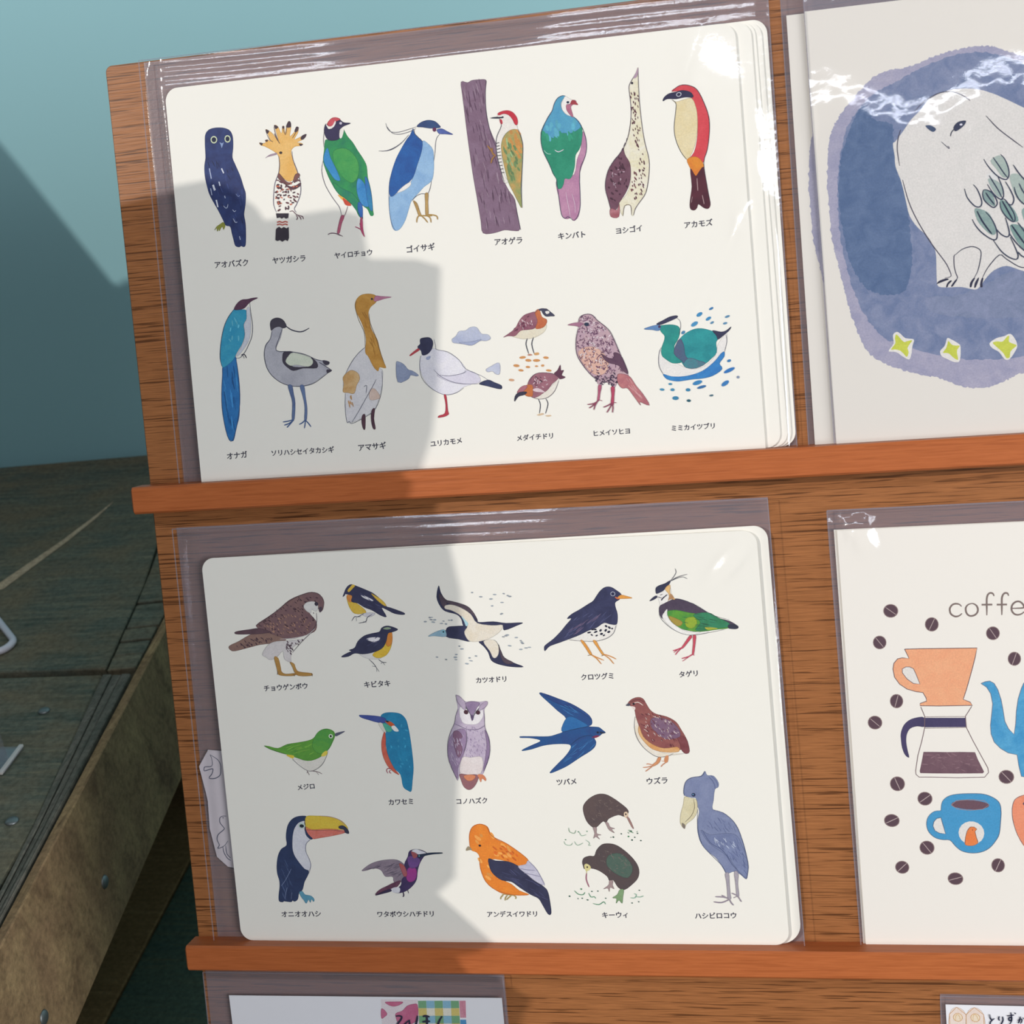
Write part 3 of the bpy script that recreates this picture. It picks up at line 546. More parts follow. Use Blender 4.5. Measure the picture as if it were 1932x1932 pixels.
('bottom','swallow_picture','dark blue swallow in flight',"""f 1f5590 274a86 3097,2345 3173,2323 3266,2284 3370,2239 3461,2183 3528,2127 3551,2078 3544,2042 3519,2025 3603,2017 3637,1992 3665,1965 3635,1958 3610,1938 3561,1919 3573,1885 3561,1842 3517,1801 3417,1742 3304,1671 3217,1630 3142,1603 3141,1619 3222,1697 3286,1757 3333,1817 3341,1853 3307,1868 3199,1870 3089,1858 2990,1829 2898,1813 2905,1827 2993,1866 3062,1895 3057,1913 2974,1931 2890,1935 2891,1947 2999,1945 3144,1942 3217,1958 3279,1981 3270,2018 3318,2102 3246,2176 3168,2256 3107,2318
f 24407c 2a5090 3097,2345 3173,2323 3266,2284 3370,2239 3461,2183 3528,2127 3551,2078 3516,2115 3425,2177 3309,2217 3205,2267
f 2468a8 2f74b0 3318,2102 3373,2118 3465,2068 3509,2031 3437,2014 3352,1998 3279,1981 3272,2018
s 3a78b4 16 5.38 0.30 35 10 191 3353,1853 3548,1909 3543,1837 3393,1743 3243,1660
s 3a78b4 12 4.19 0.30 -30 10 192 3205,2267 3402,2190 3514,2091 3396,2106
f 8c3050 7c2848 3537,1924 3574,1942 3610,1938 3579,1921 3561,1919
f 1a2440 22304c 3613,1978 3665,1965 3623,1956
e 101830 3595,1969 0.53 0.47 -3
l 0.24 1a3a68 3273,1978 3388,2003 3509,2025
l 0.24 1a3a68 3342,1859 3430,1924 3527,1943 3561,1919"""),
('bottom','quail_picture','plump reddish brown quail',"""f f7f0e6 f2e4cc 3940,2105 3969,2020 3996,1900 4072,1814 4198,1764 4349,1761 4231,1746 4137,1732 4057,1767 3980,1840 3933,1925 3928,2021
f a06058 8c4c4c 3877,2217 3915,2261 3975,2280 4021,2264 4050,2210 4078,2161 4128,2124 4219,2098 4297,2049 4339,1976 4375,1904 4388,1832 4362,1797 4304,1798 4200,1800 4108,1826 4041,1875 3988,1948 3964,2033 3946,2105 3938,2165 3911,2201
f e0a060 e8b880 3969,2020 3998,1924 4075,1850 4177,1812 4294,1822 4303,1780 4187,1776 4072,1808 3995,1888 3959,1961
f 7c3c40 8c4c50 4301,1918 4375,1904 4399,1782 4360,1761 4328,1798 4319,1846
f 7c5c78 8c6c80 4091,2089 4218,2075 4306,2001 4324,1917 4206,1896 4128,1945 4074,2018
s e8d4cc 44 1.52 0.35 -55 30 201 3987,2116 4082,2137 4219,2086 4318,2001 4322,1893 4181,1860 4043,1899 3980,2008
s 6c3038 40 1.99 0.41 -50 22 202 3965,2128 4083,2149 4274,2049 4347,1917 4294,1822 4110,1850 3989,1972
l 0.35 f4e0d4 3918,2219 3972,2236 4017,2205
l 0.29 6c3c3c 3902,2237 3974,2262 4030,2234
f f4dcd4 f8e6e0 3911,2201 3946,2191 3938,2165
f 4a4a58 5a5a68 3862,2209 3884,2226 3903,2223 3894,2204
e 2a1a20 3934,2222 0.58 0.47 -3
l 0.18 5a5a68 3937,2105 3925,2009 3944,1913 3991,1828 4057,1767 4114,1736 4196,1740 4256,1763
f e09c6c d88c5c 4119,1730 4143,1727 4122,1681 4073,1652 4062,1664 4099,1694
l 0.41 d08c64 4074,1661 4028,1673 4010,1671
l 0.41 d08c64 4068,1658 4020,1645 3976,1641
l 0.41 d08c64 4068,1656 4031,1629 3997,1605
f e09c6c d88c5c 4184,1740 4210,1746 4202,1692 4180,1680 4170,1705
l 0.41 d08c64 4187,1692 4147,1699
l 0.41 d08c64 4183,1683 4156,1666 4137,1645"""),
('bottom','toucan_picture','toucan with a large yellow and red bill',"""f ecebf0 dedde8 698,1167 751,1179 763,1096 781,1019 798,993 755,955 744,878 767,814 778,749 756,698 723,698 664,762 626,840 612,917 618,1020 645,1097
f 233258 2a3c66 583,1123 628,1187 684,1218 750,1226 785,1217 773,1173 751,1179 697,1160 653,1109 626,1033 612,917 621,853 654,788 711,711 751,691 738,646 699,582 671,504 636,478 616,413 581,390 562,400 547,385 495,390 476,393 462,384 427,393 429,452 446,530 450,595 437,659 438,737 462,840 501,905 558,943 559,1020
s 50628c 16 5.26 0.26 -75 14 211 488,840 580,711 581,452 472,426 470,659
l 0.26 7c8ab0 465,543 517,608 580,711
l 0.26 7c8ab0 487,413 504,478 523,530
l 0.26 7c8ab0 550,413 563,478
f ecd048 e8c23c 782,1221 880,1225 995,1219 1084,1195 1144,1157 1179,1093 1099,1091 984,1097 867,1093 775,1086 765,1147
f e88a50 ee9c5c 763,1121 828,1093 958,1100 1086,1091 982,1075 773,1068
f e07058 e8887c 765,1093 866,1082 983,1088 1137,1083 1148,1061 1029,1033 898,1012 819,1003 784,1045
f 2a2c44 363850 1089,1119 1123,1131 1154,1118 1179,1086 1183,1052 1148,1061 1138,1091 1100,1100
f 233258 2a3c66 761,1173 765,1093 786,1044 822,1006 799,1000 764,1038 755,1096
l 0.26 a85c60 775,1089 905,1085 1034,1087 1148,1061
l 0.26 a87c8c 918,1225 1021,1215 1108,1182 1155,1131
e cfe0da 727,1132 1.69 1.56 -3
e 1a2430 727,1129 1.11 0.85 -3
l 0.20 6a6a88 798,996 755,955 744,878 773,801 779,736 748,659
f 5a9cb8 6aacc4 639,481 670,491 693,459 751,446 780,414 771,390 754,414 738,381 724,411 697,372 678,401 652,439"""),
('bottom','hummingbird_picture','purple hummingbird with a long thin bill',"""f 8c7c8c 9c8c98 1274,691 1350,748 1430,780 1521,796 1623,796 1683,760 1710,709 1695,607 1642,582 1578,582 1570,633 1506,633 1483,658 1461,697 1398,716 1332,697
s 5c5064 24 5.14 0.26 25 14 221 1321,710 1519,779 1646,773 1659,633 1559,658 1449,710
f 3a2c58 4a3468 1695,754 1733,823 1750,874 1797,896 1859,892 1920,860 1885,823 1849,772 1817,696 1799,607 1753,544 1684,493 1606,474 1557,493 1638,544 1657,607 1699,658
f b03a90 9c4098 1723,709 1782,728 1806,684 1786,607 1731,582 1702,620
f c05a50 b06470 1645,760 1693,734 1712,658 1684,633 1663,684
f 6a4a88 7c5098 1733,823 1815,823 1850,785 1813,728 1743,722
f b05c58 9c5060 1769,874 1801,874 1829,835 1789,810
f eeecf2 e4e2ea 1776,880 1816,899 1859,886 1913,860 1881,845 1837,848 1807,867
f 1e2c44 2a3a54 1830,842 1894,854 1958,863 2061,864 2060,856 1969,848 1892,833 1840,816
e 7ac0d0 1844,833 0.32 0.32 -3
f 7a4860 583048 1643,595 1613,544 1531,493 1387,454 1430,505 1510,544 1577,576
f eeecf2 e4e2ea 1533,505 1580,531 1630,525 1620,480 1569,480
f 2a2040 3a2c50 1387,454 1520,512 1544,493 1439,464
l 0.57 3a2848 1658,486 1662,454 1652,439
l 0.57 3a2848 1704,503 1711,474"""),
('bottom','cock_of_the_rock_picture','bright orange bird with a black wing',"""f f5902a ee8424 2336,1016 2357,1084 2405,1124 2465,1128 2516,1105 2540,1037 2595,984 2682,946 2752,893 2822,840 2869,787 2829,742 2755,742 2683,776 2513,796 2526,682 2624,599 2696,561 2765,500 2851,463 2762,455 2614,470 2528,515 2451,591 2416,713 2417,819 2391,865 2341,887 2334,941
s f8a850 16 3.75 1.65 -40 30 231 2378,1061 2512,1060 2790,818 2714,788 2494,834 2501,561 2434,652
s e4701e 14 2.99 1.19 -30 30 232 2545,909 2650,924 2819,803 2698,773 2555,849
f 2c2c4a 363856 2499,804 2564,785 2683,776 2769,735 2839,682 2921,599 2984,546 3025,501 3040,410 3045,289 3015,277 2970,365 2937,425 2866,463 2768,531 2697,584 2609,599 2539,652 2506,713
s 4e5078 20 5.23 0.30 -32 14 233 2546,743 2753,727 3002,501 3006,350 2827,531 2598,652
f d4d0e0 c4c0d4 2771,727 2844,750 2869,784 2930,712 2982,621 3003,549 2921,591 2851,652
l 0.30 8a86a4 2782,712 2855,697 2929,694
l 0.30 8a86a4 2823,667 2896,652 2968,634
l 0.30 8a86a4 2869,784 2944,697 3000,561
l 0.30 c86a20 2417,819 2416,713 2458,584 2556,500 2717,458 2851,461
l 0.30 c86a20 2333,925 2338,1031 2374,1106 2443,1133 2509,1108 2546,1022 2682,946 2822,840 2874,784
f a8987c 988a70 2291,883 2318,925 2351,892 2325,886
e 2a1a1a 2428,929 0.60 0.52 -3
l 0.60 b09c60 2613,462 2589,439 2582,417
l 0.60 b09c60 2650,458 2629,432 2623,406
l 0.60 b09c60 2687,455 2663,437 2636,412
l 0.60 b09c60 2709,455 2728,440 2722,422
l 0.52 b09c60 2598,467 2717,452"""),
('bottom','upper_kiwi_picture','brown kiwi facing right among green specks',"""f 5a4a4a 64524e 3410,1247 3421,1306 3476,1364 3551,1400 3623,1399 3692,1362 3760,1309 3807,1265 3819,1228 3781,1191 3724,1207 3635,1171 3611,1129 3583,1149 3514,1090 3472,1105 3432,1158
s 7c6c64 24 2.17 0.29 -20 60 241 3458,1320 3564,1378 3704,1332 3771,1258 3622,1185 3489,1142
f e8c8a4 ecd4b8 3780,1228 3805,1235 3817,1198 3794,1176 3778,1199
e 2a1a1a 3794,1213 0.36 0.43 -3
f a07870 b08880 3801,1184 3822,1176 3856,1083 3838,1095
f a89090 b49c98 3604,1141 3630,1134 3644,1097 3687,1081 3657,1074 3681,1040 3635,1067 3616,1104
f a89090 b49c98 3488,1090 3521,1090 3518,1038 3560,1023 3523,1016 3542,982 3508,1006 3485,991 3499,1038
s 4a8a5c 6 1.43 0.43 -0 60 242 3801,1066 3901,1065 3899,1036 3798,1036
e 4a8a5c 3804,1007 0.43 0.36 -3
e 3a5a4c 3834,974 0.43 0.36 -3
e 3a5a4c 3860,999 0.36 0.29 -3
e 3a5a4c 3741,1032 0.36 0.29 -3
e 3a5a4c 3667,1002 0.43 0.36 -3
e 3a5a4c 3645,1000 0.22 0.22 -3
e 3a5a4c 3913,968 0.36 0.29 -3
e 3a5a4c 3829,1058 0.43 0.29 -3
e 3a5a4c 3887,1036 0.36 0.29 -3
l 0.29 7ca080 3267,1092 3272,1055 3314,1040 3331,1069
l 0.29 9ab8a0 3359,1054 3378,1017 3423,1027
l 0.29 9ab8a0 3214,966 3226,936 3270,928 3293,950
l 0.29 9ab8a0 3309,965 3335,928 3388,950
l 0.29 9ab8a0 3412,979 3446,950 3437,927 3459,927
e 6a9a7c 3352,1054 0.29 0.29 -3
e 6a9a7c 3432,1058 0.29 0.29 -3
e 6a9a7c 3230,981 0.29 0.29 -3"""),
('bottom','lower_kiwi_picture','dark kiwi facing left with a pink bill',"""f 5a4a48 544848 3367,771 3385,808 3437,827 3481,827 3506,882 3561,934 3634,941 3704,918 3786,851 3852,770 3878,695 3863,621 3809,562 3733,509 3677,532 3638,599 3602,594 3583,636 3514,688 3443,711 3384,704 3372,734
f 4a6458 586a5c 3611,830 3728,844 3820,725 3770,621 3657,666 3590,741
s 7c7068 26 2.18 0.29 -40 60 251 3450,801 3588,904 3755,829 3831,681 3710,591 3574,711
f e0d48c e8dca0 3384,741 3410,753 3441,726 3427,693 3391,689
e 2a1a1a 3409,722 0.36 0.44 -3
l 0.66 d0c878 3401,696 3398,651
l 0.66 a87080 3399,666 3392,606 3413,534
f a89090 b49c98 3602,594 3635,594 3628,554 3640,517 3605,532 3594,490 3582,524 3543,517 3592,554
f 7c9c6c 8cac7c 3690,509 3726,509 3714,442 3703,382 3676,412 3649,382 3655,427 3619,434 3665,464
e 4a8a5c 3339,516 0.44 0.37 -3
e 4a6a5c 3227,448 0.44 0.37 -3
e 4a6a5c 3435,494 0.36 0.29 -3
e 4a6a5c 3490,497 0.36 0.29 -3
e 4a6a5c 3303,426 0.29 0.29 -3
e 4a6a5c 3342,429 0.37 0.29 -3
e 4a6a5c 3390,414 0.51 0.29 -3
e 4a6a5c 3557,430 0.36 0.29 -3
e 4a6a5c 3867,505 0.36 0.29 -3
e 4a6a5c 3855,398 0.36 0.29 -3
e 4a6a5c 3794,386 0.36 0.29 -3
l 0.37 4a9068 3275,501 3309,468 3352,464 3371,486
l 0.36 5a9a74 3404,479 3424,441 3453,445 3466,427
l 0.36 4a9068 3437,381 3491,370 3537,397 3550,374
l 0.36 8ab49c 3783,435 3822,435 3838,465 3817,472
l 0.36 8ab49c 3830,445 3873,443 3902,454"""),
('bottom','shoebill_picture','tall blue grey shoebill with a heavy cream bill',"""f 8a93b4 7c86aa 4326,1383 4326,1441 4348,1506 4399,1542 4484,1555 4522,1598 4540,1561 4596,1553 4634,1495 4629,1452 4599,1430 4582,1336 4570,1249 4659,1219 4738,1146 4788,1044 4823,927 4848,767 4842,665 4825,609 4778,650 4724,679 4681,665 4653,658 4628,709 4577,797 4498,871 4446,944 4424,1047 4431,1149 4450,1236 4433,1294 4429,1353 4388,1360
f 747ea4 8590b4 4453,1061 4535,1017 4648,1030 4758,1015 4808,913 4847,752 4825,613 4753,694 4689,797 4610,870 4516,944
s 55608c 34 3.51 0.28 -55 22 261 4466,1046 4647,1016 4784,986 4839,738 4820,650 4716,767 4557,929
s c0c8dc 14 2.80 0.42 -60 22 262 4561,987 4727,957 4778,884 4667,884 4585,929
s 6a749c 20 3.51 0.28 -60 14 263 4457,1119 4656,1176 4761,1059 4593,1045
l 0.28 5a648a 4467,1061 4530,944 4638,870 4714,738 4825,613
l 0.35 6a749c 4568,1561 4614,1510 4631,1452
l 0.35 6a749c 4554,1547 4592,1496 4603,1438
f e0d4ac e8deba 4329,1368 4374,1356 4426,1345 4437,1294 4428,1222 4389,1164 4330,1120 4311,1080 4293,1091 4275,1136 4288,1223 4313,1296
l 0.28 8a7c64 4408,1346 4410,1266 4377,1193 4317,1135
f 7c7064 8c8074 4289,1128 4316,1113 4313,1074 4293,1091
e 2a3050 4409,1385 0.84 0.84 -3
e 6aa8d0 4405,1388 0.28 0.28 -3
l 0.21 4a5478 4326,1376 4326,1441 4352,1511 4414,1545 4491,1555 4522,1601
l 0.21 4a5478 4570,1249 4659,1217 4745,1139 4800,1015 4849,767 4842,665 4825,609
l 0.21 4a5478 4437,1251 4427,1090 4453,937 4524,841 4616,738 4653,658
f a8a0ac b4acb4 4642,658 4674,665 4675,562 4677,474 4681,430 4653,422 4652,503 4649,591
f a8a0ac b4acb4 4724,676 4758,665 4748,562 4753,459 4732,452 4730,547
l 0.63 9c909c 4664,430 4612,444 4542,447
l 0.63 9c909c 4664,422 4595,393 4525,400
l 0.63 9c909c 4667,422 4679,393 4699,368
l 0.56 9c909c 4739,456 4712,471 4687,481
l 0.56 9c909c 4742,453 4758,423 4771,401
l 0.56 9c909c 4732,450 4703,437
l 0.56 9c909c 4650,430 4626,447 4599,462"""),
('owl','blue_wash','blue grey watercolour wash',"""f 9d9cb6 aeaabf 373,2874 475,2961 604,3000 711,3003 828,3029 945,3069 1090,3096 1233,3109 1375,3102 1441,3080 1543,3030 1645,2995 1792,2930 1973,2776 2132,2510 2195,2119 2193,1731 2150,1246 2082,856 1981,615 1807,528 1613,471 1518,488 1419,444 1272,394 1077,407 884,492 689,547 493,623 367,704 292,802 221,1002 171,1210 132,1417 99,1572 77,1726 68,1929 66,2180 81,2379 114,2545 175,2658 270,2776
f 6c7b9f 8790ae 387,2764 509,2849 648,2902 826,2980 1088,3058 1326,3060 1559,2976 1789,2835 1970,2662 2071,2324 2112,1836 2066,1253 1988,863 1812,678 1522,619 1232,620 940,662 649,765 455,861 323,1035 234,1256 184,1463 147,1720 140,1972 157,2221 192,2417 261,2609
f 51688f 62779b 386,2744 459,2628 594,2574 609,2474 617,2236 668,2072 698,1870 702,1720 710,1468 651,1242 530,1201 373,1244 279,1354 208,1532 169,1768 152,2021 170,2270 213,2435 303,2644
f 76829f 8a92b0 814,1158 1059,1158 1304,1238 1451,1305 1737,1301 1922,1166 1821,976 1534,939 1148,969 858,1033"""),
('owl','owl_outline','white owl drawn with a thin ink line',"""f dedad6 e3deda 911,2745 833,2663 754,2595 688,2511 623,2434 601,2415 610,2316 613,2232 644,2137 664,2051 683,1944 706,1828 764,1731 824,1669 863,1609 897,1521 899,1408 897,1294 909,1240 984,1226 1088,1221 1190,1192 1232,1213 1282,1276 1346,1334 1442,1361 1535,1325 1602,1305 1771,1319 1944,1478 2050,1711 2026,1989 1936,2273 1777,2481 1582,2618 1319,2762 1084,2795
f dcdcdc e2e0de 1313,2086 1348,2111 1389,2121 1401,2078 1386,2038
l 0.41 4a4658 784,2654 842,2711 947,2768 1036,2783 1116,2764 1182,2722 1215,2691
l 0.41 4a4658 665,2521 640,2439 633,2356 645,2236
l 0.42 4a4658 664,2121 675,2064 704,1942 747,1825 811,1692 888,1557 966,1437 994,1378 1010,1316 960,1303
l 0.41 4a4658 1054,1486 1040,1473 1038,1396 1048,1338 1060,1302 1049,1281
l 0.41 3a3c50 1054,1486 1107,1524 1176,1539 1223,1524 1251,1490 1241,1414 1219,1338 1193,1290
l 0.41 3a3c50 1255,1282 1299,1359 1391,1453 1444,1417 1536,1349 1603,1333 1704,1332
l 0.41 4a4658 1331,2562 1415,2457 1506,2372 1603,2286
f 2c2c48 22243c 895,1262 918,1287 974,1300 991,1290 959,1280 928,1270
f 2c2c48 22243c 967,1231 979,1262 1004,1282 1014,1274 989,1251 979,1230
f 2c2c48 22243c 1006,1234 1020,1255 1046,1285 1056,1279 1037,1254 1019,1231
f 2c2c48 22243c 1153,1216 1158,1251 1187,1287 1197,1282 1178,1249 1166,1215
f 2c2c48 22243c 1187,1210 1195,1248 1221,1285 1227,1277 1216,1246 1198,1209
f 2c2c48 22243c 1235,1209 1236,1244 1251,1282 1261,1274 1252,1236 1252,1208
f 3a4a68 4a5a78 861,2532 902,2531 942,2499 920,2477 887,2498
f 30344e 3a4058 1078,2499 1114,2536 1175,2540 1160,2504 1118,2474 1087,2466
e e8e4f0 1137,2513 0.54 0.41 -3
l 0.41 3a3c50 1084,2484 1060,2459 1052,2429
l 0.27 5a5a6c 978,2394 1011,2360 1037,2333 1035,2347 1025,2355"""),
('owl','wing_feathers','ink drawn wing feathers with grey green centres',"""f 7e9896 93a9a4 1215,1838 1276,1825 1329,1785 1366,1691 1370,1627 1336,1620 1283,1670 1232,1745
f 7c9693 8fa5a2 1282,1971 1316,1975 1355,1943 1373,1886 1372,1844 1338,1861 1293,1907
f a2b3ab acb9b2 1352,2207 1420,2242 1459,2204 1483,2125 1481,2070 1441,2067 1396,2134
f 9cadaa a9b7b0 1326,2057 1360,2061 1419,2020 1436,1949 1415,1910 1369,1956
f 7a9894 87a39e 1414,1889 1461,1870 1519,1802 1549,1716 1509,1706 1456,1745 1418,1812
f 7a9894 87a39e 1481,1680 1561,1673 1632,1590 1662,1468 1608,1459 1530,1550
f a6b6ae b0bdb6 1495,2069 1549,2084 1621,2015 1614,1835 1555,1875 1518,1955
f 87a39e 93aba6 1579,1797 1640,1805 1683,1676 1635,1652 1590,1719
l 0.47 2c3650 1301,2223 1330,2168 1381,2100 1427,2061 1470,2047 1490,2083 1484,2146 1460,2211 1431,2248
l 0.47 2c3650 1373,2230 1411,2167 1449,2101 1478,2060
l 0.48 2c3650 1143,2005 1158,1941 1190,1889 1226,1854 1258,1851 1273,1881 1261,1938 1238,1996 1212,2030
l 0.47 2c3650 1337,2091 1372,2025 1403,1966 1428,1908
l 0.47 2c3650 1321,2023 1356,1957 1394,1911 1424,1895 1442,1921 1437,1977 1419,2034 1401,2085
l 0.48 2c3650 1289,1981 1281,1950 1292,1900 1331,1855 1364,1834 1389,1856 1387,1891 1355,1950 1316,1978 1289,1981
l 0.54 26304a 1305,1958 1333,1910 1369,1857
l 0.61 1e2844 1233,1818 1266,1742 1311,1668 1340,1626
l 0.48 2c3650 1299,1805 1341,1749 1372,1676 1382,1612 1368,1578 1328,1589 1262,1644 1217,1704 1193,1756
l 0.47 2c3650 1421,1888 1448,1892 1486,1833 1518,1768 1522,1718 1502,1710 1456,1752 1418,1819 1412,1875
l 0.61 1e2844 1430,1880 1465,1807 1509,1716
l 0.47 2c3650 1460,2030 1497,1957 1519,1893 1510,1852 1490,1843 1457,1871
l 0.48 2c3650 1372,1669 1411,1617 1454,1592 1475,1611 1467,1674 1449,1746
l 0.48 2c3650 1351,1573 1406,1484 1465,1429 1518,1407 1536,1430 1521,1488 1481,1589
l 0.47 2c3650 1472,1625 1516,1551 1581,1475 1647,1435
l 0.61 1e2844 1494,1682 1545,1597 1590,1524
l 0.47 2c3650 1542,1699 1587,1629 1631,1541
l 0.47 2c3650 1525,2156 1563,2090 1608,2030 1660,1983
l 0.47 2c3650 1525,1982 1537,1926 1568,1867 1620,1821
l 0.47 2c3650 1563,2006 1591,1941 1630,1889
l 0.47 2c3650 1537,1465 1566,1428 1626,1401"""),
('owl','yellow_star_picture','',"""f e4dfdb ece8e2 530,874 561,897 591,879 629,840 694,825 682,774 663,682 642,665 593,697 549,732 493,741 499,762 532,806
f c4cc48 d0d454 555,877 575,860 594,832 618,810 644,816 681,818 657,786 641,756 649,724 633,686 609,712 580,742 545,753 509,756 531,785 547,810 544,847"""),
('owl','yellow_star_picture','',"""f e4dfdb ece8e2 959,815 989,804 1042,767 1061,735 1051,627 1011,615 952,645 908,674 900,716 937,755
f c4cc48 d0d454 968,792 992,761 1026,750 1056,746 1035,716 1032,686 1037,632 1002,652 964,691 920,699 946,733 957,764"""),
('owl','yellow_star_picture','',"""f e4dfdb ece8e2 1289,749 1345,786 1404,797 1454,813 1491,764 1504,712 1488,672 1441,609 1402,612 1360,672 1312,706
f c4cc48 d0d454 1314,752 1349,760 1393,756 1429,795 1445,793 1442,748 1499,718 1469,689 1448,665 1442,625 1417,618 1394,659 1361,697 1333,725"""),
('coffee','dripper_picture','orange coffee dripper',"""F f6ab80 f8b488 485,2630 609,2630 774,2627 918,2624 1076,2621 1058,2544 1034,2457 1005,2360 975,2263 946,2181 1002,2155 1016,2128 898,2127 743,2128 590,2134 591,2154 646,2173 643,2200 619,2248 562,2258 490,2282 430,2327 391,2389 381,2461 391,2510 424,2548 463,2556 518,2548
F ece6e0 efeae4 458,2459 488,2476 520,2475 550,2459 569,2411 598,2323 544,2330 494,2370 457,2426
L 0.31 6a5058 485,2630 609,2630 774,2627 918,2624 1076,2621 1058,2544 1034,2457 1005,2360 975,2263 946,2181 1002,2155 1019,2126 898,2127 743,2128 590,2134 591,2154 646,2173 643,2200 619,2248 562,2258 490,2282 430,2327 391,2389 381,2461 391,2510 424,2548 463,2556 518,2548 485,2630
L 0.26 6a5058 458,2459 488,2476 520,2475 550,2459 569,2411 598,2323 544,2330 494,2370 457,2426 458,2459"""),
('coffee','carafe_picture','glass carafe with a navy collar and brown coffee',"""F 4a4068 423a60 625,2028 957,2020 960,1939 621,1944
f 4a4068 423a60 619,2028 562,2031 499,2011 450,1967 423,1901 420,1846 427,1768 448,1706 479,1683 468,1750 461,1823 470,1889 501,1938 559,1956 619,1952
F 6e4f5a 7c5c66 601,1729 695,1727 799,1723 902,1723 1024,1718 1044,1656 1091,1545 1080,1532 874,1533 666,1538 567,1542 562,1559 582,1642
s 8c6c74 30 3.13 0.42 -10 40 301 621,1708 1004,1701 1060,1557 594,1564
L 0.31 7c6468 596,2124 625,2039 619,1936 590,1820 553,1698 529,1565 530,1532 555,1507 665,1505 872,1497 1094,1498 1127,1539 1123,1578 1066,1700 1009,1823 962,1934 958,2033 1013,2119
L 0.21 7c6468 625,2036 791,2035 958,2031
L 0.21 7c6468 619,1936 787,1935 960,1936"""),
('coffee','kettle_picture','blue kettle',"""F 3f98cc 5aacd8 1095,2314 1131,2329 1167,2334 1202,2311 1230,2256 1253,2168 1265,2080 1276,1982 1304,1915 1346,1868 1362,1958 1371,2067 1390,2175 1418,2261 1440,2310 1488,2368 1619,2385 1758,2360 1815,2250 1848,2033 1861,1816 1844,1599 1790,1490 1689,1464 1537,1467 1391,1501 1374,1596 1364,1689 1292,1707 1232,1747 1183,1803 1160,1874 1158,1951 1172,2050 1183,2137 1170,2225 1140,2280
L 0.26 6a7088 1095,2314 1131,2329 1167,2334 1202,2311 1230,2256 1253,2168 1265,2080 1276,1982 1304,1915 1346,1868 1362,1958 1371,2067 1390,2175 1418,2261 1440,2310
L 0.26 6a7088 1095,2314 1140,2280 1170,2225 1183,2137 1172,2050 1158,1951 1160,1874 1183,1803 1232,1747 1292,1707 1364,1689 1374,1596 1391,1501 1537,1467"""),
('coffee','blue_mug_picture','blue mug with an orange bird in a white circle',"""f 4a9ed0 429acc 723,1210 729,1261 750,1305 803,1340 887,1354 1022,1355 1104,1343 1174,1306 1209,1261 1216,1188 1208,1100 1194,999 1160,933 1106,871 1032,835 949,830 877,850 827,895 787,944 724,949 663,969 617,1015 599,1071 604,1127 629,1172 672,1203
F ece6e0 efeae4 720,1146 685,1138 660,1110 651,1071 665,1031 701,1008 753,1000 740,1059 729,1104
e 6e4f5a 966,1256 7.76 2.07 -3
L 0.26 a08888 810,1257 854,1295 968,1302 1081,1292 1123,1254 1068,1218 964,1208 861,1220 810,1257
e ece6e0 966,1007 5.29 5.19 -3
f ee7c3c f28a48 911,906 913,956 931,1024 958,1059 989,1059 1011,1040 996,1021 1006,967 1017,922 983,898 941,895
e 5a2c1c 976,1034 0.21 0.21 -3
L 0.21 7a5a50 911,917 915,968 931,1024 958,1061 989,1061 1013,1041 996,1021 1006,967 1017,920
l 0.26 5a6c88 723,1205 729,1261 750,1305 803,1340 887,1354 1022,1355 1104,1343 1174,1306 1209,1261 1216,1188 1208,1100 1194,999 1160,933 1106,871 1032,835 949,830 877,850 827,895 787,944 724,949 663,969 617,1015 599,1071 604,1127 629,1172 672,1203 723,1207
L 0.26 5a6c88 720,1146 685,1138 660,1110 651,1071 665,1031 701,1008 753,1000 740,1059 720,1146"""),
('coffee','orange_mug_picture','orange mug',"""f f2906a f49c78 1305,1188 1316,1265 1343,1309 1401,1336 1533,1351 1685,1338 1774,1293 1791,1183 1765,1006 1690,885 1567,830 1465,836 1385,898 1328,1032
e 6e4f5a 1550,1254 7.87 1.93 -3
l 0.25 7a6a70 1406,1336 1343,1309 1316,1265 1305,1188 1312,1099 1342,987 1390,898"""),
('coffee','coffee_bean_picture','',"""e 9a8480 386,2965 3.12 2.96 -3
e 5c434c 386,2965 2.80 2.66 -3
l 0.23 c8b4b0 344,2998 373,2975 398,2955 428,2931"""),
('coffee','coffee_bean_picture','',"""e 9a8480 717,2836 2.83 3.09 -3
e 5c434c 717,2836 2.55 2.78 -3
l 0.23 c8b4b0 693,2786 710,2821 725,2851 742,2885"""),
('coffee','coffee_bean_picture','',"""e 9a8480 282,2695 2.82 2.98 -3
e 5c434c 282,2695 2.54 2.68 -3
l 0.24 c8b4b0 251,2737 272,2708 291,2682 312,2653"""),
('coffee','coffee_bean_picture','',"""e 9a8480 1208,2742 2.79 2.94 -3
e 5c434c 1208,2742 2.51 2.64 -3
l 0.23 c8b4b0 1181,2787 1200,2756 1216,2729 1235,2698"""),
('coffee','coffee_bean_picture','',"""e 9a8480 1372,2518 2.67 3.03 -3
e 5c434c 1372,2518 2.41 2.73 -3
l 0.23 c8b4b0 1352,2467 1366,2503 1378,2534 1391,2570"""),
('coffee','coffee_bean_picture','',"""e 9a8480 398,2179 2.77 3.14 -3
e 5c434c 398,2179 2.49 2.82 -3
l 0.24 c8b4b0 381,2125 393,2163 403,2195 414,2233"""),
('coffee','coffee_bean_picture','',"""e 9a8480 210,1995 3.06 3.06 -3
e 5c434c 210,1995 2.75 2.75 -3
l 0.24 c8b4b0 172,2031 199,2006 222,1984 249,1959"""),
('coffee','coffee_bean_picture','',"""e 9a8480 372,1450 3.16 3.29 -3
e 5c434c 372,1450 2.84 2.96 -3
l 0.28 c8b4b0 351,1504 365,1466 378,1433 393,1395"""),
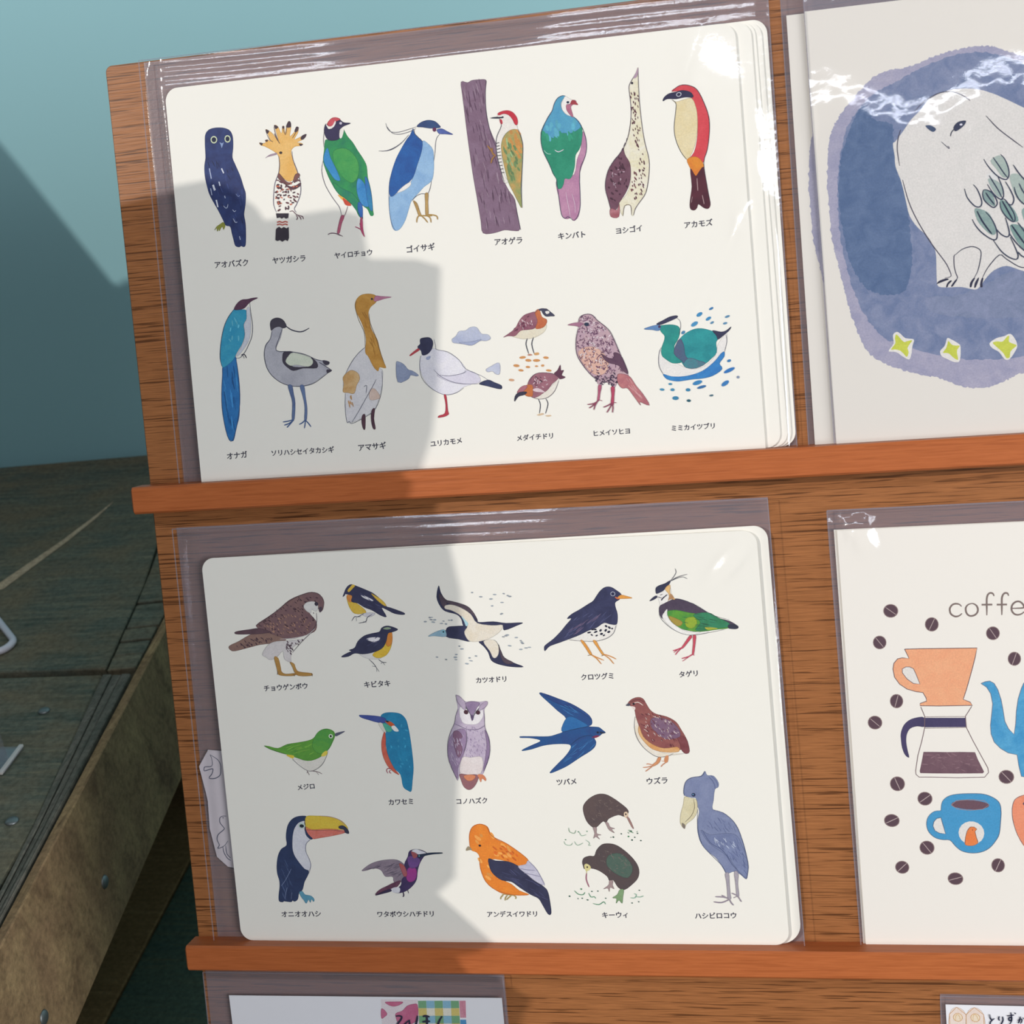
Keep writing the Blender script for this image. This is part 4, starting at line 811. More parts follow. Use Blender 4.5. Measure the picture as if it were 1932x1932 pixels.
('coffee','coffee_bean_picture','',"""e 9a8480 595,1315 3.14 3.08 -3
e 5c434c 595,1315 2.83 2.77 -3
l 0.28 c8b4b0 550,1283 582,1305 609,1325 640,1347"""),
('coffee','coffee_bean_picture','',"""e 9a8480 310,1123 3.30 2.92 -3
e 5c434c 310,1123 2.97 2.63 -3
l 0.29 c8b4b0 258,1099 294,1116 326,1131 362,1148"""),
('coffee','coffee_bean_picture','',"""e 9a8480 593,878 3.15 3.15 -3
e 5c434c 593,878 2.84 2.84 -3
l 0.28 c8b4b0 560,922 583,891 602,864 625,833"""),
('coffee','coffee_bean_picture','',"""e 9a8480 378,703 2.99 2.93 -3
e 5c434c 378,703 2.69 2.63 -3
l 0.29 c8b4b0 339,666 367,692 390,714 418,739"""),
('coffee','coffee_bean_picture','',"""e 9a8480 818,600 3.26 2.82 -3
e 5c434c 818,600 2.94 2.54 -3
l 0.28 c8b4b0 763,585 801,596 834,605 872,616"""),
('coffee','coffee_bean_picture','',"""e 9a8480 1174,719 2.79 3.16 -3
e 5c434c 1174,719 2.51 2.84 -3
l 0.28 c8b4b0 1149,666 1167,703 1181,735 1199,772"""),
('coffee','coffee_bean_picture','',"""e 9a8480 1270,1498 3.19 3.07 -3
e 5c434c 1270,1498 2.87 2.76 -3
l 0.28 c8b4b0 1233,1540 1259,1511 1281,1485 1306,1456"""),
('coffee','coffee_bean_picture','',"""e 9a8480 2058,2082 2.77 2.87 -3
e 5c434c 2058,2082 2.48 2.57 -3
l 0.22 c8b4b0 2024,2121 2092,2044"""),
('coffee','coffee_bean_picture','',"""e 9a8480 2100,1811 2.78 2.88 -3
e 5c434c 2100,1811 2.48 2.58 -3
l 0.22 c8b4b0 2066,1850 2133,1773"""),
('coffee','coffee_bean_picture','',"""e 9a8480 2017,1378 2.79 2.89 -3
e 5c434c 2017,1378 2.50 2.60 -3
l 0.22 c8b4b0 1984,1416 2051,1339"""),
('coffee','coffee_bean_picture','',"""e 9a8480 2061,1158 2.80 2.90 -3
e 5c434c 2061,1158 2.50 2.60 -3
l 0.22 c8b4b0 2027,1197 2095,1119"""),
('coffee','coffee_bean_picture','',"""e 9a8480 1921,840 2.82 2.92 -3
e 5c434c 1921,840 2.52 2.62 -3
l 0.23 c8b4b0 1887,879 1955,801"""),
('coffee','coffee_bean_picture','',"""e 9a8480 1727,774 2.84 2.94 -3
e 5c434c 1727,774 2.53 2.64 -3
l 0.23 c8b4b0 1693,813 1762,735"""),
('coffee','coffee_lettering','',"""l 0.76 82706a 965,2980 949,2998 921,3006 893,2999 873,2976 868,2952 875,2922 897,2902 921,2896 948,2905 966,2922
l 0.76 82706a 1048,3003 1020,2995 1001,2974 997,2949 1004,2920 1023,2900 1048,2897 1074,2907 1092,2930 1095,2958 1084,2984 1062,3000 1044,3003
l 0.76 82706a 1165,2897 1167,2949 1168,3002 1171,3045 1182,3075 1203,3087 1223,3077 1228,3058
L 0.76 82706a 1126,2989 1213,2987
l 0.76 82706a 1285,2895 1287,2944 1289,2998 1291,3040 1303,3070 1322,3082 1340,3074 1345,3055
L 0.76 82706a 1248,2985 1330,2983
l 0.75 82706a 1367,2949 1418,2948 1462,2952 1455,2982 1432,3003 1404,3004 1377,2985 1365,2956 1368,2924 1388,2899 1416,2892 1446,2901 1462,2916
l 0.75 82706a 1492,2947 1538,2946 1584,2949 1577,2980 1554,3000 1526,3001 1499,2983 1487,2953 1491,2921 1510,2897 1538,2889 1568,2899 1584,2913"""),
('paper','pink_dotted_tape','masking tape with pink blobs',"""F ecdfe4 efe4e8 1522,2028 1885,2031 1868,1647 1505,1638
f cf6a8c d4789a 1563,2002 1636,2007 1738,2007 1702,1977 1642,1961 1590,1977
f cf6a8c d4789a 1517,1929 1542,1930 1572,1886 1545,1856 1512,1841
f c9648a d4789a 1660,1893 1725,1919 1778,1969 1838,1987 1878,1982 1875,1882 1842,1813 1771,1782 1684,1780 1656,1849"""),
('paper','checked_tape','masking tape in green, blue and yellow checks',"""F f0ecdc f2eee0 1887,2021 2284,2028 2272,1656 1873,1647
F 7cb083 7cb083 1887,2021 1966,2023 1964,1950 1885,1948
F 8fc0d8 8fc0d8 1967,2023 2046,2024 2044,1951 1965,1950
F 7cb083 7cb083 2047,2024 2126,2026 2123,1953 2045,1951
F 8fc0d8 8fc0d8 2127,2026 2205,2027 2203,1954 2124,1953
F 7cb083 7cb083 2206,2027 2284,2028 2282,1956 2204,1954
F e0cc78 e0cc78 1884,1947 1964,1949 1961,1875 1882,1874
F f0ecdc f0ecdc 1965,1949 2043,1950 2041,1877 1962,1875
F e0cc78 e0cc78 2044,1950 2123,1952 2121,1878 2042,1877
F f0ecdc f0ecdc 2124,1952 2203,1953 2200,1880 2122,1878
F e0cc78 e0cc78 2204,1953 2282,1955 2280,1882 2201,1880
F 7cb083 7cb083 1882,1873 1961,1874 1958,1801 1879,1799
F 8fc0d8 8fc0d8 1962,1874 2041,1876 2038,1803 1959,1801
F 7cb083 7cb083 2042,1876 2121,1877 2118,1804 2039,1803
F 8fc0d8 8fc0d8 2122,1878 2200,1879 2198,1806 2119,1804
F 7cb083 7cb083 2201,1879 2279,1881 2277,1808 2199,1806
F e0cc78 e0cc78 1879,1798 1958,1800 1956,1726 1876,1725
F f0ecdc f0ecdc 1959,1800 2038,1802 2036,1728 1957,1726
F e0cc78 e0cc78 2039,1802 2118,1803 2116,1730 2037,1728
F f0ecdc f0ecdc 2119,1803 2198,1805 2195,1732 2117,1730
F e0cc78 e0cc78 2199,1805 2277,1807 2275,1734 2196,1732
F 7cb083 7cb083 1876,1724 1956,1725 1953,1652 1874,1650
F 8fc0d8 8fc0d8 1957,1725 2036,1727 2033,1654 1954,1652
F 7cb083 7cb083 2037,1727 2115,1729 2113,1656 2034,1654
F 8fc0d8 8fc0d8 2116,1729 2195,1731 2193,1657 2114,1656
F 7cb083 7cb083 2196,1731 2275,1733 2272,1659 2194,1657"""),
('paper','pink_strip_tape','narrow pink and blue strip of tape',"""F d88ca0 e0a0b0 2287,2028 2349,2030 2340,1862 2283,1861
F 4a90c8 5aa0d0 2281,1842 2338,1843 2337,1658 2275,1656"""),
('paper','handwriting','handwritten black Japanese word',"""l 0.83 26203c 1658,1866 1687,1871 1716,1864 1703,1830 1665,1786 1646,1740 1669,1721 1711,1761 1764,1812 1795,1832
l 0.82 26203c 1785,1832 1787,1792 1766,1723
l 0.97 26203c 1872,1877 1863,1833 1842,1764 1830,1685
l 0.97 26203c 1924,1869 1953,1876 1989,1867
l 0.87 26203c 1914,1815 1949,1823 1992,1824
l 1.06 26203c 1959,1884 1962,1845 1953,1767 1929,1707 1957,1698 1997,1719
l 0.96 26203c 2112,1877 2085,1838 2061,1788 2035,1710 2078,1759 2106,1750 2121,1702 2161,1722"""),
('tag','house_drawing','two little house outlines with birds in circles',"""f f0dcd0 f4e4da 27,1005 90,1071 166,1005 163,801 24,797
f f0dcd0 f4e4da 171,1005 239,1071 315,1005 312,804 169,801
L 0.27 d09a5c 27,797 27,1005 90,1071 166,1005 166,801
L 0.27 d09a5c 166,1005 239,1071 315,1005 314,804
e d8a868 97,978 2.03 1.98 -3
e f2e0c8 97,978 1.76 1.71 -3
e d8a868 243,978 2.02 1.97 -3
e f2e0c8 243,978 1.76 1.70 -3
l 0.21 dcae60 76,945 81,992 97,1004 112,984 119,952
l 0.21 dcae60 222,948 227,995 243,1007 258,987 268,955"""),
('tag','handwriting','handwritten black Japanese word',"""l 0.58 22243c 360,1015 367,980 379,960
l 0.53 22243c 401,978 377,957 363,934 369,905 401,905
l 0.53 22243c 442,999 436,976 443,958
l 0.58 22243c 468,997 472,965 460,936 449,912
l 0.47 22243c 505,1003 537,1007 566,1013
l 0.58 22243c 538,1036 542,1007 544,972 525,960 520,983 539,990 543,961 523,925
l 0.68 22243c 569,1034 580,1022
l 0.47 22243c 593,962 615,977 628,974 624,951 613,936
l 0.53 22243c 616,1000 609,968 595,938
l 0.53 22243c 636,991 649,974
l 0.52 22243c 679,1010 672,952 692,929"""),
('cutout','flying_bird_drawing','outline of a flying bird',"""l 0.41 55586e 127,1137 142,1094 135,1027 64,1019 52,996 56,980 126,998 143,993 126,948 93,909 151,904 207,935 221,991 224,1036 205,1082 162,1116 127,1137"""),
('cutout','goose_drawing','outline of a standing goose',"""l 0.41 55586e 228,533 193,534 162,517 157,471 187,426 191,403 126,352 109,301 127,249 106,215 173,238 219,289
l 0.41 55586e 161,232 166,175 195,118 228,95
l 0.41 55586e 191,243 194,163 230,118
e 55586e 193,517 0.29 0.29 -3""")]
CAPTIONS=[('top', 'アオバズク', 16.86, 97.52, 32.82, 97.32), ('top', 'ヤツガシラ', 44.36, 97.03, 59.81, 96.86), ('top', 'ヤイロチョウ', 73.38, 96.61, 90.77, 96.71), ('top', 'ゴイサギ', 106.49, 96.48, 119.23, 96.73), ('top', 'アオゲラ', 145.95, 96.18, 158.1, 96.0), ('top', 'キンバト', 173.88, 96.16, 185.58, 96.01), ('top', 'ヨシゴイ', 198.81, 96.15, 209.9, 96.48), ('top', 'アカモズ', 227.78, 95.96, 239.54, 96.2), ('top', 'オナガ', 13.45, 11.19, 23.29, 11.57), ('top', 'ソリハシセイタカシギ', 35.06, 11.34, 64.88, 11.22), ('top', 'アマサギ', 76.37, 11.23, 89.29, 11.63), ('top', 'ユリカモメ', 109.81, 10.84, 124.18, 11.6), ('top', 'メダイチドリ', 149.03, 10.98, 165.12, 11.14), ('top', 'ヒメイソヒヨ', 183.1, 10.93, 198.83, 11.08), ('top', 'ミミカイツブリ', 216.89, 11.07, 235.19, 11.04), ('bottom', 'チョウゲンボウ', 24.36, 122.79, 45.76, 123.45), ('bottom', 'キビタキ', 73.17, 123.18, 85.61, 123.57), ('bottom', 'カツオドリ', 125.98, 123.65, 139.97, 123.98), ('bottom', 'クロツグミ', 173.97, 123.71, 188.49, 124.01), ('bottom', 'タゲリ', 217.52, 123.63, 225.65, 124.1), ('bottom', 'メジロ', 35.99, 74.99, 44.41, 75.65), ('bottom', 'カワセミ', 79.72, 67.32, 91.45, 67.69), ('bottom', 'コノハズク', 112.08, 67.45, 126.56, 67.79), ('bottom', 'ツバメ', 159.33, 75.79, 168.31, 76.15), ('bottom', 'ウズラ', 200.06, 75.7, 209.28, 76.05), ('bottom', 'オニオオハシ', 21.82, 13.11, 41.45, 13.47), ('bottom', 'ワタボウシハチドリ', 69.36, 13.35, 96.61, 13.74), ('bottom', 'アンデスイワドリ', 122.12, 13.61, 145.54, 13.98), ('bottom', 'キーウィ', 175.61, 13.37, 187.23, 13.68), ('bottom', 'ハシビロコウ', 217.5, 13.34, 235.85, 13.68)]
SHADE_CARD=[(-651.0, 590.0), (-634.0, 592.0), (-618.0, 593.0), (-602.0, 594.0), (-590.0, 584.0), (-584.0, 573.0), (-564.0, 575.0), (-542.0, 576.0), (-541.0, 563.0), (-540.0, 554.0), (-508.0, 551.0), (-512.0, 516.0), (-513.0, 503.0), (-518.0, 479.0), (-526.0, 459.0), (-521.0, 456.0), (-526.0, 444.0), (-514.0, 438.0), (-516.0, 432.0), (-512.0, 407.0), (-516.0, 359.0), (-522.0, 309.0), (-526.0, 274.0), (-535.0, 266.0), (-507.0, 239.0), (-520.0, 236.0), (-512.0, 223.0), (-499.0, 215.0), (-508.0, 199.0)]
SHADE_WALL=[(-1354.0, 763.0), (-1364.0, 762.0), (-1386.0, 759.0), (-1395.0, 803.0), (-1404.0, 850.0), (-1433.0, 976.0)]

# ------------------------------------------------------------------ materials
def lin(h):
    c = [int(h[i:i + 2], 16) / 255 for i in (0, 2, 4)]
    return tuple(x / 12.92 if x <= 0.04045 else ((x + 0.055) / 1.055) ** 2.4 for x in c) + (1,)
class NT:
    def __init__(s, name):
        s.m = bpy.data.materials.new(name); s.m.use_nodes = True; s.t = s.m.node_tree; s.t.nodes.clear()
        s.out = s.n('ShaderNodeOutputMaterial')
    def n(s, kind, **kw):
        o = s.t.nodes.new(kind)
        for k, v in kw.items():
            if isinstance(k, str) and hasattr(o, k) and k not in o.inputs: setattr(o, k, v)
            else: s.set(o, k, v)
        return o
    def set(s, node, k, v):
        i = node.inputs[k]
        if isinstance(v, bpy.types.NodeSocket): s.t.links.new(v, i)
        else: i.default_value = v
    def coord(s, scale, rot=(0, 0, 0)):
        tc = s.n('ShaderNodeTexCoord'); mp = s.n('ShaderNodeMapping'); s.set(mp, 'Vector', tc.outputs['Object'])
        mp.inputs['Scale'].default_value = scale; mp.inputs['Rotation'].default_value = rot; return mp.outputs[0]
    def noise(s, vec, scale=1, detail=3, rough=0.55, dist=0):
        o = s.n('ShaderNodeTexNoise'); s.set(o, 'Vector', vec); s.set(o, 'Scale', scale); s.set(o, 'Detail', detail); s.set(o, 'Roughness', rough); s.set(o, 'Distortion', dist)
        return o.outputs['Fac']
    def ramp(s, fac, stops):
        o = s.n('ShaderNodeValToRGB'); s.set(o, 'Fac', fac); e = o.color_ramp.elements
        while len(e) < len(stops): e.new(0.5)
        for el, (p, c) in zip(e, stops): el.position = p; el.color = c if len(c) == 4 else (*c, 1)
        return o.outputs[0]
    def mix(s, fac, a, b, mode='MIX'):
        o = s.n('ShaderNodeMix'); o.data_type = 'RGBA'; o.blend_type = mode
        for i, v in ((0, fac), (6, a), (7, b)):
            if isinstance(v, bpy.types.NodeSocket): s.t.links.new(v, o.inputs[i])
            else: o.inputs[i].default_value = v
        return o.outputs[2]
    def bump(s, h, strength, dist=0.001):
        o = s.n('ShaderNodeBump'); s.set(o, 'Height', h); s.set(o, 'Strength', strength); s.set(o, 'Distance', dist); return o.outputs[0]
    def principled(s, col, rough=0.5, spec=0.5, normal=None, **kw):
        o = s.n('ShaderNodeBsdfPrincipled'); s.set(o, 'Base Color', col); s.set(o, 'Roughness', rough); s.set(o, 'Specular IOR Level', spec)
        if normal is not None: s.set(o, 'Normal', normal)
        for k, v in kw.items(): s.set(o, k, v)
        s.t.links.new(o.outputs[0], s.out.inputs[0]); return s.m
G3 = lambda v: (v, v, v, 1)

def mat_grain(name, base, dark, lines=0.6, sx=14, sy=420, warm=None, rough=0.42, spec=0.35):
    n = NT(name)
    v = n.coord((sx, sy, sy))
    a = n.noise(v, 1, 2, 0.5, 0.25)
    fine = n.noise(n.coord((sx * 2, sy * 1.5, sy * 1.5)), 1, 3, 0.6)
    big = n.noise(n.coord((5, 22, 22)), 1, 3, 0.5)
    lin_f = n.ramp(a, [(0.30, G3(1)), (0.385, G3(0.8)), (0.43, G3(0))])
    c = n.mix(big, lin(base), lin(warm or base))
    c = n.mix(n.ramp(fine, [(0.40, G3(0.30)), (0.62, G3(0))]), c, lin(dark))
    o = n.n('ShaderNodeMath'); o.operation = 'MULTIPLY'; n.set(o, 0, lin_f); n.set(o, 1, lines)
    c = n.mix(o.outputs[0], c, lin(dark))
    return n.principled(c, rough, spec, n.bump(a, 0.35, 0.0004))
M_BOARD = mat_grain('rack_wood_veneer', 'a66d42', '4a2810', 0.85, 30, 1150, '965e36', 0.38, 0.4)
M_LEDGE = mat_grain('ledge_solid_wood', 'aa5c33', '8e4822', 0.4, 30, 700, 'b36537', 0.45, 0.3)
def mat_paper(name, col, rough=0.5, spec=0.3):
    n = NT(name); a = n.noise(n.coord((900, 900, 900)), 1, 2)
    return n.principled(n.mix(a, lin(col), tuple(x * 0.985 for x in lin(col)[:3]) + (1,)), rough, spec)
M_SHEET = mat_paper('sheet_card', 'f8f4ea', 0.4)
M_EDGE = mat_paper('sheet_edge', 'c8c4bc')
M_OWLCARD = mat_paper('owl_card_paper', 'e2dcd4')
M_COFFEE = mat_paper('coffee_card_paper', 'f3ede4')
M_PAPER = mat_paper('white_paper', 'f0eff4')
M_CUT = mat_paper('cutout_paper', 'd6ccd2')
def mat_ink():
    n = NT('printed_ink')
    a = n.n('ShaderNodeAttribute', attribute_name='ink'); b = n.n('ShaderNodeAttribute', attribute_name='ink_wash')
    f = n.ramp(n.noise(n.coord((150, 150, 150)), 1, 4, 0.6, 0.8), [(0.34, G3(0)), (0.66, G3(1))])
    c = n.mix(f, a.outputs['Color'], b.outputs['Color'])
    g = n.noise(n.coord((1500, 1500, 1500)), 1, 2)
    c = n.mix(1.0, c, n.ramp(g, [(0.3, G3(0.86)), (0.7, G3(1.0))]), 'MULTIPLY')
    return n.principled(c, 0.5, 0.2)
M_INK = mat_ink()
def mat_film(name, tint=(0.92, 0.90, 0.96), gloss=0.10, haze=0.10, rough=0.13):
    n = NT(name)
    tr = n.n('ShaderNodeBsdfTransparent'); tr.inputs[0].default_value = (*tint, 1)
    gl = n.n('ShaderNodeBsdfGlossy'); gl.inputs['Roughness'].default_value = rough; gl.inputs['Color'].default_value = (0.95, 0.96, 1, 1)
    nz = n.noise(n.coord((600, 600, 600)), 1, 3)
    n.set(gl, 'Normal', n.bump(nz, 0.12, 0.0005))
    lw = n.n('ShaderNodeLayerWeight'); lw.inputs[0].default_value = 0.5
    pw = n.n('ShaderNodeMath'); pw.operation = 'POWER'; pw.inputs[1].default_value = 4; n.set(pw, 0, lw.outputs['Facing'])
    ad = n.n('ShaderNodeMath'); ad.operation = 'ADD'; ad.inputs[1].default_value = 0.05 + gloss; n.set(ad, 0, pw.outputs[0])
    df = n.n('ShaderNodeBsdfDiffuse'); df.inputs[0].default_value = (0.78, 0.74, 0.86, 1)
    m1 = n.n('ShaderNodeMixShader'); m1.inputs[0].default_value = haze
    n.t.links.new(tr.outputs[0], m1.inputs[1]); n.t.links.new(df.outputs[0], m1.inputs[2])
    m2 = n.n('ShaderNodeMixShader'); n.set(m2, 0, ad.outputs[0]); n.t.links.new(m1.outputs[0], m2.inputs[1]); n.t.links.new(gl.outputs[0], m2.inputs[2])
    n.t.links.new(m2.outputs[0], n.out.inputs[0]); return n.m
M_FILM = mat_film('clear_film', (0.985, 0.985, 0.99), 0.02, 0.015)
M_BACKFILM = mat_film('clear_film_back', (0.78, 0.76, 0.80), 0.03, 0.16, 0.25)
M_SEAM = mat_film('film_seam', (0.93, 0.93, 0.95), 0.12, 0.10, 0.12)

# ------------------------------------------------------------------ helpers
def tag(o, label=None, cat=None, group=None, kind=None):
    if label: o['label'] = label
    if cat: o['category'] = cat
    if group: o['group'] = group
    if kind: o['kind'] = kind
    return o
def empty(name, mat=Matrix.Identity(4), label=None, cat=None, group=None, kind=None):
    o = bpy.data.objects.new(name, None); o.empty_display_size = 0.01; COL.objects.link(o); o.matrix_world = mat
    return tag(o, label, cat, group, kind)
def on_rack(x, y, z): return RACK @ Matrix.Translation(Vector((x, y, z)) * MM)
def mesh_ob(name, verts, faces, mat, parent=None, smooth=False, mats=None):
    me = bpy.data.meshes.new(name); me.from_pydata([tuple(v) for v in verts], [], faces); me.update()
    for m in (mats or [mat]): me.materials.append(m)
    if smooth: me.shade_smooth()
    o = bpy.data.objects.new(name, me); COL.objects.link(o)
    if parent: o.parent = parent
    return o
def bm_ob(name, bm, mat, parent=None, smooth=False):
    me = bpy.data.meshes.new(name); bm.to_mesh(me); bm.free(); me.materials.append(mat)
    if smooth: me.shade_smooth()
    o = bpy.data.objects.new(name, me); COL.objects.link(o)
    if parent: o.parent = parent
    return o
def box(name, lo, hi, mat, parent=None, bevel=0.0, seg=2):
    bm = bmesh.new(); bmesh.ops.create_cube(bm, size=1)
    for v in bm.verts: v.co = Vector([(lo[i] + hi[i]) / 2 + v.co[i] * (hi[i] - lo[i]) for i in range(3)]) * MM
    if bevel: bmesh.ops.bevel(bm, geom=list(bm.edges), offset=bevel * MM, segments=seg, profile=0.6, affect='EDGES')
    return bm_ob(name, bm, mat, parent)
def prism(name, pts, z0, z1, mat, parent=None, mats=None, bevel=0):
    n = len(pts); bm = bmesh.new()
    a = [bm.verts.new((p[0] * MM, p[1] * MM, z0 * MM)) for p in pts]; b = [bm.verts.new((p[0] * MM, p[1] * MM, z1 * MM)) for p in pts]
    bm.faces.new(b); bm.faces.new(a[::-1])
    for i in range(n): bm.faces.new((a[i], a[(i + 1) % n], b[(i + 1) % n], b[i]))
    bmesh.ops.recalc_face_normals(bm, faces=bm.faces)
    if bevel: bmesh.ops.bevel(bm, geom=[e for e in bm.edges], offset=bevel * MM, segments=1, affect='EDGES')
    o = bm_ob(name, bm, mat, parent)
    if mats:
        for m in mats: o.data.materials.append(m)
    return o
def rounded(q, rad, seg=8):
    out = []; n = len(q)
    for i in range(n):
        p, a, b = Vector(q[i]), Vector(q[i - 1]), Vector(q[(i + 1) % n]); rr = rad[i] if isinstance(rad, (list, tuple)) else rad
        if rr <= 0: out.append(tuple(p)); continue
        da, db = (a - p).normalized(), (b - p).normalized(); s = p + da * rr; e = p + db * rr; c = p + (da + db) * rr
        a0 = math.atan2(s.y - c.y, s.x - c.x); a1 = math.atan2(e.y - c.y, e.x - c.x); d = (a1 - a0 + math.pi) % (2 * math.pi) - math.pi
        for k in range(seg + 1):
            t = a0 + d * k / seg; out.append((c.x + rr * math.cos(t), c.y + rr * math.sin(t)))
    return out
def catmull(P, closed, sub=4):
    n = len(P); out = []
    for i in range(n if closed else n - 1):
        g = (lambda k: P[k % n]) if closed else (lambda k: P[max(0, min(n - 1, k))])
        p0, p1, p2, p3 = g(i - 1), g(i), g(i + 1), g(i + 2)
        for k in range(sub):
            t = k / sub; t2 = t * t; t3 = t2 * t
            out.append(tuple(0.5 * (2 * p1[j] + (p2[j] - p0[j]) * t + (2 * p0[j] - 5 * p1[j] + 4 * p2[j] - p3[j]) * t2 + (3 * p1[j] - p0[j] - 3 * p2[j] + p3[j]) * t3) for j in (0, 1)))
    if not closed: out.append(tuple(P[-1]))
    return out
def inside(p, poly):
    c = False; j = len(poly) - 1
    for i in range(len(poly)):
        (xi, yi), (xj, yj) = poly[i], poly[j]
        if (yi > p[1]) != (yj > p[1]) and p[0] < (xj - xi) * (p[1] - yi) / (yj - yi) + xi: c = not c
        j = i
    return c
class Print:                                   # flat print: thin ink shapes lying on a sheet
    rim = True
    def __init__(s): s.v = []; s.f = []; s.a = []; s.b = []; s.z = 0.02
    ragged = 0
    def poly(s, pts, ca, cb):
        k = len(s.v); tris = tessellate_polygon([[Vector((x, y, 0)) for x, y in pts]])
        for x, y in pts: s.v.append((x * MM, y * MM, s.z * MM)); s.a.append(ca); s.b.append(cb)
        for t in tris:
            x = [pts[i] for i in t]; ar = (x[1][0] - x[0][0]) * (x[2][1] - x[0][1]) - (x[2][0] - x[0][0]) * (x[1][1] - x[0][1])
            if abs(ar) > 1e-9: s.f.append(tuple(k + i for i in (t if ar > 0 else t[::-1])))
    def line(s, pts, w, c, taper=0.55):
        n = len(pts); k = len(s.v)
        for i, p in enumerate(pts):
            a, b = pts[max(0, i - 1)], pts[min(n - 1, i + 1)]; dx, dy = b[0] - a[0], b[1] - a[1]; L = math.hypot(dx, dy) or 1
            t = i / (n - 1); ww = w / 2 * (taper + (1 - taper) * min(1, 5 * min(t, 1 - t)))
            for sg in (1, -1): s.v.append(((p[0] - dy / L * ww * sg) * MM, (p[1] + dx / L * ww * sg) * MM, s.z * MM)); s.a.append(c); s.b.append(c)
        for i in range(n - 1): q = k + 2 * i; s.f.append((q, q + 1, q + 3, q + 2))
    def up(s): s.z += 0.006
    def draw(s, text):
        for ln in text.split('\n'):
            t = ln.split(); k = t[0]
            if not t: continue
            P = lambda q: [tuple(int(x) / 20 for x in w_.split(',')) for w_ in q]
            if k in 'fF':
                pts = P(t[3:]); ca, cb = lin(t[1]), lin(t[2])
                if k == 'f': pts = catmull(pts, True, 14 if s.ragged else 3)
                if s.ragged:
                    rr = random.Random(7); pts = [(x + s.ragged * rr.uniform(-1, 1) + 0.5 * s.ragged * math.sin(i * 0.9), y + s.ragged * rr.uniform(-1, 1) + 0.5 * s.ragged * math.cos(i * 1.3)) for i, (x, y) in enumerate(pts)]
                s.poly(pts, ca, cb); s.up()
                if k == 'f' and s.rim:
                    dk = tuple(x * 0.62 for x in ca[:3]) + (1,)
                    xs = [p[0] for p in pts]; ys = [p[1] for p in pts]
                    if max(xs) - min(xs) + max(ys) - min(ys) > 8: s.line(pts + pts[:1], 0.16, dk, 1); s.up()
            elif k in 'lL':
                pts = P(t[3:]); s.line(catmull(pts, False, 3) if k == 'l' and len(pts) > 2 else pts, float(t[1]), lin(t[2]), 1 if k == 'L' else 0.55); s.up()
            elif k == 'e':
                (cx, cy), = P([t[2]]); rx, ry, an = float(t[3]), float(t[4]), math.radians(float(t[5])); c = lin(t[1])
                s.poly([(cx + rx * math.cos(q) * math.cos(an) - ry * math.sin(q) * math.sin(an), cy + rx * math.cos(q) * math.sin(an) + ry * math.sin(q) * math.cos(an)) for q in [2 * math.pi * i / 18 for i in range(18)]], c, c); s.up()
            elif k in 'so':
                if k == 's': n, ln_, wd, an, jit, seed = int(t[2]), float(t[3]), float(t[4]), float(t[5]), float(t[6]), int(t[7]); pts = P(t[8:])
                else: n, rad, seed = int(t[2]), float(t[3]), int(t[4]); pts = P(t[5:])
                rnd = random.Random(seed); xs = [p[0] for p in pts]; ys = [p[1] for p in pts]; c = lin(t[1]); got = 0; tries = 0
                while got < n and tries < n * 20:
                    tries += 1; p = (rnd.uniform(min(xs), max(xs)), rnd.uniform(min(ys), max(ys)))
                    if not inside(p, pts): continue
                    got += 1; v = rnd.uniform(0.8, 1.15); cc = tuple(min(1, x * v) for x in c[:3]) + (1,)
                    if k == 's':
                        q = math.radians(an + rnd.uniform(-jit, jit)); L = ln_ * rnd.uniform(0.5, 1.0) / 2; W = wd * rnd.uniform(0.6, 1.0) / 2; ca_, sa_ = math.cos(q), math.sin(q)
                        s.poly([(p[0] + L * math.cos(z) * ca_ - W * math.sin(z) * sa_, p[1] + L * math.cos(z) * sa_ + W * math.sin(z) * ca_) for z in [math.pi * 2 * i / 8 for i in range(8)]], cc, cc)
                    else:
                        q = rnd.uniform(0, 6.28); rr = rad * rnd.uniform(0.7, 1.3)
                        s.line([(p[0] + rr * math.cos(q + z), p[1] + rr * math.sin(q + z)) for z in [0, 0.8, 1.6, 2.4, 3.2]], 0.30, cc, 0.4)
                    s.z += 0.0004
                s.up()
    def build(s, name, parent, mat=None):
        o = mesh_ob(name, s.v, s.f, mat or M_INK, parent)
        for nm, arr in (('ink', s.a), ('ink_wash', s.b)):
            at = o.data.color_attributes.new(nm, 'FLOAT_COLOR', 'POINT'); at.data.foreach_set('color', np.array(arr, 'f').ravel())
        return o
